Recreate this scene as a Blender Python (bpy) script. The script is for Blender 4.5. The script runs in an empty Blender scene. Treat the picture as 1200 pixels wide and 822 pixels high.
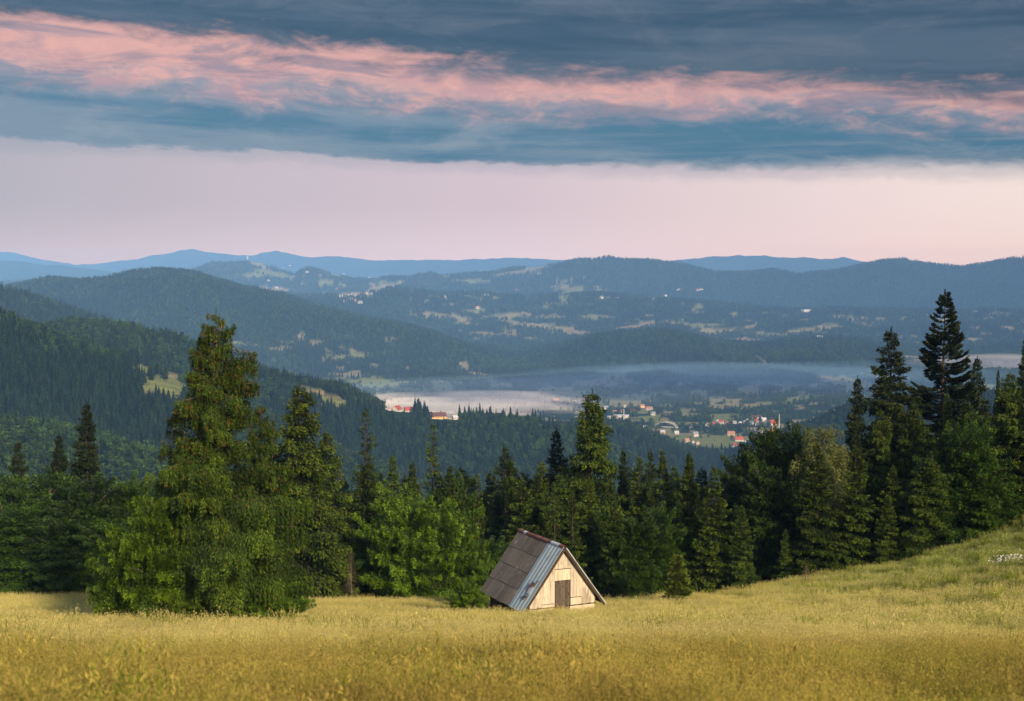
import bpy, bmesh, math, random
import numpy as np
from mathutils import Vector, Matrix

# ------------------------------------------------------------------ basics
F = 1667.0
PITCH = math.atan((411 - 318) / F)
COL = bpy.context.scene.collection
SC = bpy.context.scene
rs = np.random.RandomState(7)
random.seed(7)
cp, sp_ = math.cos(PITCH), math.sin(PITCH)


def t_of(py):
    """tangent of elevation (z / forward distance) of a row"""
    v = (411.0 - np.asarray(py, float)) / F
    return (-sp_ + v * cp) / (cp + v * sp_)


def s_of(px, py=500.0):
    v = (411.0 - py) / F
    return (np.asarray(px, float) - 600.0) / F / (cp + v * sp_)


def project(x, y, z):
    d = y * cp - z * sp_
    u = x / d
    v = (y * sp_ + z * cp) / d
    return 600 + u * F, 411 - v * F


def hash2(ix, iy, seed):
    n = (ix.astype(np.int64) * 374761393 + iy.astype(np.int64) * 668265263 + seed * 974711) & 0xFFFFFFFF
    n = ((n ^ (n >> 13)) * 1274126177) & 0xFFFFFFFF
    n = n ^ (n >> 16)
    return (n & 0xFFFF) / 65535.0


def vnoise(x, y, seed=0):
    x = np.asarray(x, float); y = np.asarray(y, float)
    ix = np.floor(x); iy = np.floor(y)
    fx = x - ix; fy = y - iy
    fx = fx * fx * (3 - 2 * fx); fy = fy * fy * (3 - 2 * fy)
    a = hash2(ix, iy, seed); b = hash2(ix + 1, iy, seed)
    c = hash2(ix, iy + 1, seed); d = hash2(ix + 1, iy + 1, seed)
    return (a * (1 - fx) + b * fx) * (1 - fy) + (c * (1 - fx) + d * fx) * fy


def fbm(x, y, seed=0, octv=4):
    s = 0; a = 0.5; t = 0
    for k in range(octv):
        s = s + a * vnoise(x * 2 ** k, y * 2 ** k, seed + k * 17)
        t += a; a *= 0.5
    return s / t * 2 - 1


def smooth(a, b, x):
    t = np.clip((x - a) / (b - a), 0, 1)
    return t * t * (3 - 2 * t)


# ------------------------------------------------------------------ ground shape
_k = np.array([-60, -5, 16, 40, 75, 88, 104, 122, 160, 220], float)
_z = np.array([8.0, -0.6, -5.35, -10.95, -18.95, -21.68, -24.8, -28.25, -36.5, -54.0])
_tab_y = np.arange(-60, 221, 1.0)
_tab = np.interp(_tab_y, _k, _z)
_ker = np.ones(15) / 15
_pad = np.concatenate([np.full(7, 0) + _tab[0] + (np.arange(-7, 0) * (_tab[1] - _tab[0])), _tab,
                       _tab[-1] + (np.arange(1, 8) * (_tab[-1] - _tab[-2]))])
_tab = np.convolve(_pad, _ker, 'valid')


def near_z(x, y):
    x = np.asarray(x, float); y = np.asarray(y, float)
    z = np.interp(y, _tab_y, _tab)
    r = np.clip(x - 6, 0, 46)
    z = z + 0.0050 * r * r * smooth(18, 80, y)
    z = z + np.clip(x - 52, 0, 60) * 0.2 * smooth(18, 80, y)
    z = z + 0.10 * fbm(x * .12, y * .12, 3, 3) + 0.25 * fbm(x * .03, y * .03, 5, 2) * smooth(20, 60, y)
    return z


def P(*a):
    a = np.array(a, float)
    return a[0::2], a[1::2]


HIGH = [  # (Y, tree height allowance in metres, crest table px,py)
    (900, 13, P(-400, 440, -100, 468, 0, 476, 60, 483, 120, 497, 180, 515, 250, 545, 330, 580, 420, 610, 700, 640, 1600, 640)),
    (1300, 13, P(-400, 270, -100, 330, 0, 353, 50, 376, 100, 394, 160, 414, 220, 436, 300, 472, 400, 515, 500, 560, 700, 600, 1600, 610)),
    (1700, 14, P(-400, 420, -100, 410, 0, 388, 50, 371, 85, 363, 110, 361, 160, 367, 220, 387, 260, 405, 310, 422, 360, 436, 400, 441,
                 430, 455, 452, 466, 466, 468, 488, 470, 505, 476, 560, 477, 620, 482, 680, 496, 740, 522, 780, 541, 850, 580, 1000, 620, 1600, 620)),
    (2100, 12, P(-400, 480, 300, 480, 480, 500, 600, 512, 660, 500, 700, 490, 740, 494, 780, 512, 810, 530, 835, 548, 850, 548, 880, 522, 930, 500, 960, 488,
                 1000, 470, 1050, 462, 1200, 452, 1600, 420)),
    (2900, 14, P(-400, 290, -100, 318, 0, 328, 35, 336, 60, 346, 100, 362, 150, 378, 220, 410, 300, 445, 380, 480, 1600, 520)),
    (4800, 14, P(-400, 372, -100, 352, 0, 336, 30, 329, 60, 323, 90, 325, 120, 325, 150, 321, 200, 319, 235, 322, 280, 335, 330, 348, 380, 360, 430, 371,
                 480, 383, 540, 400, 600, 420, 635, 410, 700, 391, 760, 385, 800, 389, 850, 400, 880, 404, 910, 400, 950, 396,
                 1000, 397, 1040, 403, 1100, 424, 1160, 445, 1600, 460)),
    (7000, 14, P(-400, 350, 200, 350, 320, 345, 400, 345, 450, 336, 520, 342, 560, 340, 620, 346, 700, 342, 760, 348, 820, 353, 900, 360,
                 1000, 365, 1060, 367, 1120, 374, 1200, 395, 1600, 400)),
    (9800, 14, P(-400, 330, 180, 330, 220, 316, 250, 307, 275, 305, 293, 303, 310, 306, 330, 314, 345, 319, 362, 312, 385, 320, 420, 325, 460, 323, 480, 324,
                 505, 319, 520, 320, 540, 321, 570, 319, 600, 314, 640, 309, 680, 303, 720, 302, 760, 303, 800, 309, 840, 319, 870, 319, 905, 316, 935, 321, 960, 318,
                 1000, 313, 1030, 305, 1055, 302, 1080, 306, 1110, 308, 1125, 310, 1160, 305, 1200, 299, 1300, 290, 1600, 310)),
    (13000, 8, P(-400, 300, -50, 296, 0, 303, 50, 308, 80, 311, 130, 317, 170, 330, 400, 335, 1600, 335)),
    (16500, 0, P(-400, 300, -60, 300, 0, 295, 20, 297, 50, 305, 90, 310, 150, 305, 190, 297, 212, 292, 228, 290.5, 245, 295, 262, 297, 290, 299,
                 325, 295, 345, 298, 370, 301, 410, 301, 470, 305, 520, 306, 560, 303, 610, 302, 650, 304, 700, 305, 740, 308, 780, 307, 810, 304, 850, 300.5,
                 895, 299, 935, 302, 975, 303, 988, 300.5, 1008, 306, 1040, 312, 1130, 316, 1200, 318, 1350, 310, 1600, 310)),
]
FLOOR = -300.0

SX = 900
SMAX = 0.60
s_grid = np.linspace(-SMAX, SMAX, SX)
Y_rows = np.concatenate([np.geomspace(112, 2300, 190)[:-1], np.linspace(2300, 3800, 70)[:-1], np.geomspace(3800, 17450, 190)])
px_cols = 600 + F * s_grid


def build_profile():
    """for each column control points (Y, z), then smooth interpolation over Y_rows"""
    n = SX
    pts = []
    z_cr = []
    for (Y, th, (tx, ty)) in HIGH:
        py = np.interp(px_cols, tx, ty)
        py = py + 0.0015 * Y * 0 + 1.2 * fbm(px_cols / 55.0, px_cols * 0 + Y, 11, 3)
        z = t_of(py) * Y - th
        z = np.maximum(z, FLOOR if Y < 6000 else -200)
        Yc = Y * (1 + 0.05 * fbm(px_cols / 260.0, px_cols * 0 + Y * .01, 31, 2)) if Y not in (2900,) else np.full(n, float(Y))
        # keep the crest on its row when its distance wanders
        z = np.maximum(t_of(py) * Yc - th, FLOOR if Y < 6000 else -200)
        z_cr.append((Yc, z))
    ctrl = [(np.full(n, 112.0), near_z(s_grid * 112, 112)), (np.full(n, 160.0), near_z(s_grid * 160, 160)),
            (np.full(n, 520.0), np.minimum(z_cr[0][1] - 30, -125))]
    for i, (Yc, z) in enumerate(z_cr):
        if i == 3:
            ctrl.append((Yc, z))
            ctrl.append((np.full(n, 2380.0), np.full(n, FLOOR)))
        elif i == 4:
            ctrl.append((Yc, z))
            ctrl.append((np.full(n, 3750.0), np.full(n, FLOOR + 3)))
        else:
            ctrl.append((Yc, z))
            if i + 1 < len(z_cr):
                Yn, zn = z_cr[i + 1]
                drop = [22, 26, 40, 0, 0, 45, 60, 120, 160][i]
                ctrl.append(((Yc + Yn) / 2, np.maximum(np.minimum(z, zn) - drop, FLOOR)))
    ctrl.append((np.full(n, 17800.0), np.full(n, -150.0)))
    CY = np.array([c[0] for c in ctrl]); CZ = np.array([c[1] for c in ctrl])
    Z = np.zeros((len(Y_rows), n)); W = np.zeros_like(Z)
    for j, Y in enumerate(Y_rows):
        k = np.clip((CY <= Y).sum(0) - 1, 0, len(CY) - 2)
        a = np.take_along_axis(CY, k[None], 0)[0]; b = np.take_along_axis(CY, k[None] + 1, 0)[0]
        za = np.take_along_axis(CZ, k[None], 0)[0]; zb = np.take_along_axis(CZ, k[None] + 1, 0)[0]
        t = np.clip((Y - a) / (b - a), 0, 1)
        ts = t * t * (3 - 2 * t)
        ts = 0.6 * ts + 0.4 * t
        if True:
            Z[j] = za + (zb - za) * ts
            W[j] = 4 * t * (1 - t) * np.clip(np.abs(zb - za) / (0.02 * Y + 1), 0, 1)
    return Z, W


Zg, Wg = build_profile()
SG, YG = np.meshgrid(s_grid, Y_rows)
XG = SG * YG
_nx = XG; _ny = YG
far_w = smooth(200, 600, YG)
Zg = Zg + far_w * Wg * (0.022 * YG.clip(0, 5200) * fbm(_nx / (180 + .05 * YG.mean()), _ny / 420.0, 41, 4))
Zg = Zg + far_w * (0.0012 * YG * fbm(_nx / 160.0, _ny / 160.0, 51, 3))
nz = near_z(XG, YG)
bl = smooth(130, 200, YG)
Zg = nz * (1 - bl) + Zg * bl
Zg[YG < 126] -= 0.35


def ground_z(x, y):
    """height of the ground sheet at a world point"""
    x = np.atleast_1d(np.asarray(x, float)); y = np.atleast_1d(np.asarray(y, float))
    zn = near_z(x, y)
    yy = np.clip(y, Y_rows[0], Y_rows[-1] - 1)
    s = np.clip(x / yy, -SMAX, SMAX - 1e-6)
    fi = (s + SMAX) / (2 * SMAX) * (SX - 1)
    i = np.clip(fi.astype(int), 0, SX - 2); fi = fi - i
    j = np.clip(np.searchsorted(Y_rows, yy, 'right') - 1, 0, len(Y_rows) - 2)
    fj = (yy - Y_rows[j]) / (Y_rows[j + 1] - Y_rows[j])
    zf = (Zg[j, i] * (1 - fi) + Zg[j, i + 1] * fi) * (1 - fj) + (Zg[j + 1, i] * (1 - fi) + Zg[j + 1, i + 1] * fi) * fj
    return np.where(y < 130, zn, zf)


TG = Zg / YG
RUNMAX = np.maximum.accumulate(TG, axis=0)


def hit(px, py, ymin=400.0, ymax=25000.0):
    """where the line of sight through a pixel first meets the ground"""
    s = float(s_of(px, py)); t = float(t_of(py))
    Ys = np.geomspace(ymin, ymax, 3000)
    zz = ground_z(s * Ys, Ys)
    ok = np.where(t * Ys <= zz)[0]
    Y = Ys[ok[0]] if len(ok) else None
    if Y is None:
        return None
    return Vector((s * Y, Y, float(ground_z(s * Y, Y)[0])))


# ------------------------------------------------------------------ fields / clearings on the hills
# px, py, rx, ry, tilt, Ymin, Ymax, kind (1 dry tan, also painted mist, 2 green hay, 3 bare reddish)
FIELDS = [
    (166, 434, 17, 5, 5, 900, 2100, 2), (192, 453, 25, 12, 10, 900, 2100, 2), (200, 442, 11, 6, 15, 900, 2100, 1),
    (366, 459, 20, 5.5, 15, 1200, 2100, 3), (390, 469, 17, 6.5, 20, 1200, 2100, 2),
    (515, 488, 12, 3, 0, 1200, 2300, 2),
    (370, 402, 11, 4, 10, 3800, 6000, 1), (412, 412, 8, 3, 0, 3800, 6000, 1), (395, 421, 10, 2.5, 0, 3800, 6000, 2),
    (350, 396, 7, 2.2, 0, 3800, 6000, 1),
    (440, 449, 34, 5.5, 4, 2600, 5600, 2), (472, 456, 20, 3, 4, 2600, 5600, 2), (405, 439, 20, 3, 4, 2600, 5600, 1),
    (545, 429, 8, 4.5, 30, 2600, 6500, 1), (562, 440, 14, 2.6, 8, 2600, 6500, 1), (519, 456, 14, 8, 20, 2500, 6500, 1), (535, 462, 20, 4, 10, 2500, 6500, 1),
    (590, 452, 14, 3, 0, 2600, 6000, 1), (575, 447, 8, 2, 0, 2600, 6000, 1),
    (708, 448, 34, 5, -3, 2600, 5200, 1), (720, 444, 14, 4, 0, 2600, 5200, 1), (645, 459, 30, 5, -6, 2500, 5200, 1), (660, 467, 26, 4, -4, 2500, 5200, 1),
    (743, 468, 28, 6.5, -12, 2500, 5200, 1), (730, 474, 18, 3, 0, 2500, 5200, 1),
    (815, 514, 66, 3.8, 0, 2200, 3600, 2), (850, 519, 40, 4, 0, 2200, 3600, 2), (800, 510, 36, 2.2, 2, 2200, 3600, 1), (878, 517, 22, 3, -6, 2200, 3600, 2),
    (848, 525, 14, 2.4, 0, 2200, 3600, 2), (770, 517, 22, 2, 0, 2200, 3600, 2), (810, 486, 10, 2.5, 0, 2200, 4000, 1), (765, 489, 14, 2, 0, 2200, 4000, 2),
    (530, 372, 22, 2.6, 6, 5600, 9000, 1), (590, 371, 34, 3, -6, 5600, 9000, 1), (620, 381, 36, 2.6, 6, 5600, 9000, 1), (665, 388, 38, 3.4, 7, 5600, 9000, 3),
    (745, 383, 26, 3.4, -10, 5600, 9000, 3), (640, 372, 20, 2.6, 0, 5600, 9000, 2), (700, 372, 18, 2.6, 0, 5600, 9000, 2), (795, 380, 14, 2.2, 0, 5600, 9000, 1),
    (560, 365, 20, 2.4, 0, 5600, 9000, 2), (842, 387, 22, 3, 2, 5600, 9000, 1), (874, 399, 18, 2.8, 2, 5600, 9000, 3), (940, 388, 18, 2.8, -10, 5600, 9000, 1),
    (820, 392, 20, 2.4, 0, 5600, 9000, 2), (900, 392, 18, 2.2, 0, 5600, 9000, 2), (830, 381, 26, 2, 0, 5600, 9000, 2), (975, 383, 18, 2, 0, 5600, 9000, 1),
    (890, 421, 9, 3, 30, 3800, 6500, 1), (990, 448, 30, 6, 6, 2800, 7000, 1), (1040, 443, 30, 4, 6, 2800, 7000, 1), (1180, 431, 40, 4, 0, 2800, 9000, 1),  # last patch: pale mist put into the ground colour
    (1080, 420, 30, 3, 0, 2800, 9000, 1), (1075, 403, 8, 2, 0, 5600, 9000, 1), (1122, 418, 12, 2, 0, 2800, 9000, 3),
    (300, 309, 12, 3, 15, 8000, 12000, 1), (325, 322, 22, 2.6, 10, 8000, 12000, 2), (300, 324, 16, 2, 0, 8000, 12000, 2), (320, 339, 28, 2.4, 4, 8000, 12000, 1),
    (405, 323, 20, 2, 0, 8000, 12000, 1), (450, 337, 24, 3.6, -14, 5600, 12000, 1), (415, 346, 22, 3, 0, 5600, 12000, 1), (385, 333, 20, 2.6, 6, 8000, 12000, 2),
    (625, 315, 26, 3, -16, 8000, 12000, 1), (590, 321, 14, 2, -10, 8000, 12000, 1), (560, 330, 24, 2, 0, 8000, 12000, 2), (670, 337, 30, 2, 0, 8000, 12000, 1),
    (690, 342, 30, 2, 0, 6000, 12000, 2), (775, 350, 24, 2, 0, 6000, 12000, 1),
]


def field_mask(x, y, z):
    px, py = project(x, y, z)
    f = np.zeros(np.shape(x)); kind = np.zeros(np.shape(x))
    nse = fbm(px / 9.0, py / 2.6, 77, 3)
    for (cx, cy, rx, ry, tl, y0, y1, kd) in FIELDS:
        a = math.radians(tl); dx = px - cx; dy = py - cy
        u = (dx * math.cos(a) + dy * math.sin(a)) / rx
        v = (-dx * math.sin(a) + dy * math.cos(a)) / ry
        q = 1.25 - (u * u + v * v) + 1.1 * nse
        q = np.where((y > y0) & (y < y1), np.clip(q * 2.5, 0, 1), 0)
        m = q > f
        f = np.where(m, q, f); kind = np.where(m, kd, kind)
    # irregular small clearings
    g = fbm(px / 20.0, py / 3.4, 99, 4)
    w = np.where((y > 2350) & (y < 3780) & (px > 440), 0.22, 0) + np.where((y > 5700) & (y < 7600) & (px > 480), 0.06, 0) + np.where((y > 8300) & (px < 700) & (y < 11500), 0.04, 0) \
        + np.where((y > 3790) & (y < 4700) & (px < 480) & (z < -200), 0.04, 0)
    q = np.where(w > 0, np.clip((g - 0.30 + w) * 7, 0, 1), 0)
    m = q > f
    f = np.where(m, q, f); kind = np.where(m, np.where(fbm(px / 14.0, py / 5.0, 123, 2) > 0.0, 1, 2), kind)
    return f, kind


# ------------------------------------------------------------------ node helpers
def new_mat(name):
    m = bpy.data.materials.new(name); m.use_nodes = True
    nt = m.node_tree
    for n in list(nt.nodes):
        nt.nodes.remove(n)
    return m, nt


class G:
    """tiny node-graph writer"""
    def __init__(s, nt): s.nt = nt

    def n(s, typ, **kw):
        nd = s.nt.nodes.new(typ)
        for k, v in kw.items():
            if k.startswith('i_'):
                key = k[2:]
                key = int(key) if key.isdigit() else key
                s.set(nd, key, v)
            else:
                setattr(nd, k, v)
        return nd

    def set(s, nd, key, v):
        inp = nd.inputs[key]
        if isinstance(v, bpy.types.NodeSocket):
            s.nt.links.new(v, inp)
        else:
            inp.default_value = v

    def m(s, op, a, b=0.0, c=None, clamp=False):
        nd = s.nt.nodes.new('ShaderNodeMath'); nd.operation = op; nd.use_clamp = clamp
        s.set(nd, 0, a); s.set(nd, 1, b)
        if c is not None: s.set(nd, 2, c)
        return nd.outputs[0]

    def mix(s, fac, a, b, typ='MIX'):
        nd = s.nt.nodes.new('ShaderNodeMix'); nd.data_type = 'RGBA'; nd.blend_type = typ
        s.set(nd, 0, fac)
        for k, v in ((6, a), (7, b)):
            if not isinstance(v, bpy.types.NodeSocket) and len(v) == 3: v = (*v, 1)
            s.set(nd, k, v)
        return nd.outputs[2]

    def ramp(s, fac, stops, interp='LINEAR'):
        nd = s.nt.nodes.new('ShaderNodeValToRGB'); s.set(nd, 0, fac)
        cr = nd.color_ramp; cr.interpolation = interp
        while len(cr.elements) < len(stops): cr.elements.new(0.5)
        for e, (p, c) in zip(cr.elements, stops):
            e.position = p; e.color = (*c, 1) if len(c) == 3 else c
        return nd.outputs[0]

    def ss(s, x, a, b):
        nd = s.nt.nodes.new('ShaderNodeMapRange'); nd.interpolation_type = 'SMOOTHSTEP'
        s.set(nd, 0, x); s.set(nd, 1, a); s.set(nd, 2, b)
        nd.inputs[3].default_value = 0; nd.inputs[4].default_value = 1
        return nd.outputs[0]

    def noise(s, vec, scale, detail=4, rough=0.55, lac=2.0, dist=0.0):
        nd = s.nt.nodes.new('ShaderNodeTexNoise')
        if vec is not None: s.set(nd, 'Vector', vec)
        nd.inputs['Scale'].default_value = scale; nd.inputs['Detail'].default_value = detail
        nd.inputs['Roughness'].default_value = rough; nd.inputs['Lacunarity'].default_value = lac; nd.inputs['Distortion'].default_value = dist
        return nd.outputs[0]

    def vec(s, x, y, z):
        nd = s.nt.nodes.new('ShaderNodeCombineXYZ'); s.set(nd, 0, x); s.set(nd, 1, y); s.set(nd, 2, z)
        return nd.outputs[0]

    def vmul(s, v, xyz):
        nd = s.nt.nodes.new('ShaderNodeVectorMath'); nd.operation = 'MULTIPLY'; s.set(nd, 0, v); nd.inputs[1].default_value = xyz
        return nd.outputs[0]

    def attr(s, name):
        return s.n('ShaderNodeAttribute', attribute_name=name)

    def out_bsdf(s, col, rough=0.8, spec=0.2, bump=None, bstr=0.3, bdist=0.02, metal=0.0):
        b = s.n('ShaderNodeBsdfPrincipled')
        if not isinstance(col, bpy.types.NodeSocket) and len(col) == 3: col = (*col, 1)
        s.set(b, 'Base Color', col); s.set(b, 'Roughness', rough)
        b.inputs['Specular IOR Level'].default_value = spec; b.inputs['Metallic'].default_value = metal
        if bump is not None:
            bn = s.n('ShaderNodeBump'); s.set(bn, 'Height', bump); bn.inputs['Strength'].default_value = bstr; bn.inputs['Distance'].default_value = bdist
            s.nt.links.new(bn.outputs[0], b.inputs['Normal'])
        o = s.n('ShaderNodeOutputMaterial'); s.nt.links.new(b.outputs[0], o.inputs[0])
        return b


def pos(g): return g.n('ShaderNodeNewGeometry').outputs['Position']
def objc(g): return g.n('ShaderNodeTexCoord').outputs['Object']
def orand(g): return g.n('ShaderNodeObjectInfo').outputs['Random']


def leaf_mat(name, stops, transl=0.12, rough=0.55, var=0.35, hue=(1.25, 1.0, 0.55)):
    """foliage: colour ramp over the per-leaf 'tint' value, a little change between trees"""
    m, nt = new_mat(name); g = G(nt)
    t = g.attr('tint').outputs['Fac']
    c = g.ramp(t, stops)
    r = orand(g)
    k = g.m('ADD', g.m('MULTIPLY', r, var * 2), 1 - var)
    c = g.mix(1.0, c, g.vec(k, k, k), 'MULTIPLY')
    r2 = g.m('FRACT', g.m('MULTIPLY', r, 17.31))
    c = g.mix(g.m('MULTIPLY', r2, 0.4), c, g.mix(1.0, c, hue, 'MULTIPLY'))
    nl = g.noise(objc(g), 0.55, 2)
    kk = g.m('ADD', g.m('MULTIPLY', nl, 1.5), 0.25)
    c = g.mix(1.0, c, g.vec(kk, kk, kk), 'MULTIPLY')
    b = g.n('ShaderNodeBsdfPrincipled'); g.set(b, 'Base Color', c); b.inputs['Roughness'].default_value = rough
    b.inputs['Specular IOR Level'].default_value = 0.15
    tr = g.n('ShaderNodeBsdfTranslucent'); g.set(tr, 0, g.mix(1.0, c, (1.3, 1.3, 0.6), 'MULTIPLY'))
    mx = g.n('ShaderNodeMixShader'); mx.inputs[0].default_value = transl
    nt.links.new(b.outputs[0], mx.inputs[1]); nt.links.new(tr.outputs[0], mx.inputs[2])
    o = g.n('ShaderNodeOutputMaterial'); nt.links.new(mx.outputs[0], o.inputs[0])
    return m


BROWN = (0.10, 0.035, 0.015)
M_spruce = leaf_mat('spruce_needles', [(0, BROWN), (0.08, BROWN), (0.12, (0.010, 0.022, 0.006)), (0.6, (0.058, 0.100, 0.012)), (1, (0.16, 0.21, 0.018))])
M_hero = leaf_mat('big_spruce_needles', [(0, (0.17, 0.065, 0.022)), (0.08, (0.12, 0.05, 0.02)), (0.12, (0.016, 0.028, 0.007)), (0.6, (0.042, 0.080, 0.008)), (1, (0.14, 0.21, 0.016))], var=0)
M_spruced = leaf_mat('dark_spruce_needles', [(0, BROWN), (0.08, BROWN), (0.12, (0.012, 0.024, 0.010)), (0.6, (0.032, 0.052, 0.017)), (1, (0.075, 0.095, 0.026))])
M_fir = leaf_mat('fir_needles', [(0, (0.008, 0.02, 0.012)), (0.6, (0.02, 0.036, 0.02)), (1, (0.04, 0.06, 0.03))], transl=.1)
M_young = leaf_mat('young_needles', [(0, (0.05, 0.09, 0.01)), (1, (0.18, 0.24, 0.035))])
M_beech = leaf_mat('beech_leaves', [(0, (0.010, 0.028, 0.007)), (0.5, (0.030, 0.070, 0.008)), (1, (0.075, 0.15, 0.012))], rough=.42)
M_beechd = leaf_mat('dark_beech_leaves', [(0, (0.008, 0.022, 0.007)), (0.5, (0.028, 0.062, 0.011)), (1, (0.070, 0.125, 0.016))], rough=.42)
M_shrub = leaf_mat('shrub_leaves', [(0, (0.012, 0.03, 0.005)), (0.5, (0.055, 0.115, 0.008)), (1, (0.19, 0.31, 0.016))], rough=.45)
M_birch = leaf_mat('birch_leaves', [(0, (0.05, 0.068, 0.022)), (0.5, (0.085, 0.110, 0.034)), (1, (0.13, 0.15, 0.05))])
M_dead = leaf_mat('dead_twigs', [(0, (0.08, 0.055, 0.04)), (1, (0.17, 0.12, 0.09))], transl=.0)
M_farleaf = leaf_mat('far_conifer', [(0, (0.002, 0.009, 0.004)), (1, (0.020, 0.042, 0.008))], transl=.08, var=.75)
M_farbroad = leaf_mat('far_broadleaf', [(0, (0.006, 0.022, 0.004)), (1, (0.042, 0.084, 0.010))], transl=.1, var=.7)


def bark_mat(name, a, b):
    m, nt = new_mat(name); g = G(nt)
    n = g.noise(g.vmul(objc(g), (9, 9, 2)), 1.5, 4)
    g.out_bsdf(g.mix(n, a, b), 0.9, 0.1, n, 0.6, 0.03)
    return m


M_bark = bark_mat('spruce_bark', (0.025, 0.018, 0.014), (0.09, 0.065, 0.052))
M_barkl = bark_mat('pale_bark', (0.10, 0.085, 0.07), (0.24, 0.21, 0.18))


# ------------------------------------------------------------------ mesh writers
def poly_mesh(name, V, F4, mats, tint=None, midx=None):
    """V (n,3), F4 (m,4) quads (or (m,3))"""
    me = bpy.data.meshes.new(name)
    k = F4.shape[1]
    me.vertices.add(len(V)); me.vertices.foreach_set('co', np.ascontiguousarray(V, np.float32).ravel())
    me.loops.add(F4.size); me.loops.foreach_set('vertex_index', np.ascontiguousarray(F4, np.int32).ravel())
    me.polygons.add(len(F4)); me.polygons.foreach_set('loop_start', np.arange(0, F4.size, k, dtype=np.int32))
    if midx is not None:
        me.polygons.foreach_set('material_index', midx.astype(np.int32))
    for m in mats: me.materials.append(m)
    if tint is not None:
        a = me.attributes.new('tint', 'FLOAT', 'FACE'); a.data.foreach_set('value', tint.astype(np.float32))
    me.update(calc_edges=True)
    return me


def obj(name, me, parent=None):
    o = bpy.data.objects.new(name, me); COL.objects.link(o)
    if parent is not None: o.parent = parent
    return o


def tag(o, label=None, cat=None, group=None, kind=None):
    if label: o['label'] = label
    if cat: o['category'] = cat
    if group: o['group'] = group
    if kind: o['kind'] = kind
    return o


def empty(name, loc, rz=0, **kw):
    o = bpy.data.objects.new(name, None); COL.objects.link(o)
    o.location = loc; o.rotation_euler = (0, 0, rz); o.empty_display_size = 0.3
    return tag(o, **kw)


def tubes(paths, sides=6):
    """paths: list of (pts (n,3), radii (n,)) -> V, F"""
    Vs, Fs, off = [], [], 0
    ang = np.arange(sides) * 2 * math.pi / sides
    for pts, rad in paths:
        pts = np.asarray(pts, float); n = len(pts)
        d = np.gradient(pts, axis=0); d /= np.linalg.norm(d, axis=1)[:, None] + 1e-9
        up = np.where(np.abs(d[:, 2:3]) > .9, np.array([[1., 0, 0]]), np.array([[0, 0, 1.]]))
        a = np.cross(d, up); a /= np.linalg.norm(a, axis=1)[:, None] + 1e-9
        b = np.cross(d, a)
        ring = pts[:, None, :] + (a[:, None, :] * np.cos(ang)[None, :, None] + b[:, None, :] * np.sin(ang)[None, :, None]) * np.asarray(rad)[:, None, None]
        Vs.append(ring.reshape(-1, 3))
        i = np.arange(n - 1)[:, None] * sides; j = np.arange(sides)[None, :]; j2 = (j + 1) % sides
        Fs.append(np.stack([i + j, i + j2, i + sides + j2, i + sides + j], -1).reshape(-1, 4) + off)
        off += n * sides
    return np.concatenate(Vs), np.concatenate(Fs)


def sprays(p, d, ln, wd, nrm_bias, r):
    """leaf/needle sprays: kites from point p along d"""
    n = len(p)
    nb = nrm_bias + r.normal(0, .55, (n, 3))
    w = np.cross(d, nb); w /= np.linalg.norm(w, axis=1)[:, None] + 1e-9
    nn = np.cross(w, d)
    a = p
    b = p + d * (ln * .45)[:, None] + w * (wd * .5)[:, None] + nn * (ln * .06)[:, None]
    c = p + d * ln[:, None] - nn * (ln * .10)[:, None]
    e = p + d * (ln * .45)[:, None] - w * (wd * .5)[:, None] + nn * (ln * .06)[:, None]
    V = np.stack([a, b, c, e], 1).reshape(-1, 3)
    Fq = np.arange(4 * n).reshape(n, 4)
    return V, Fq


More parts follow.
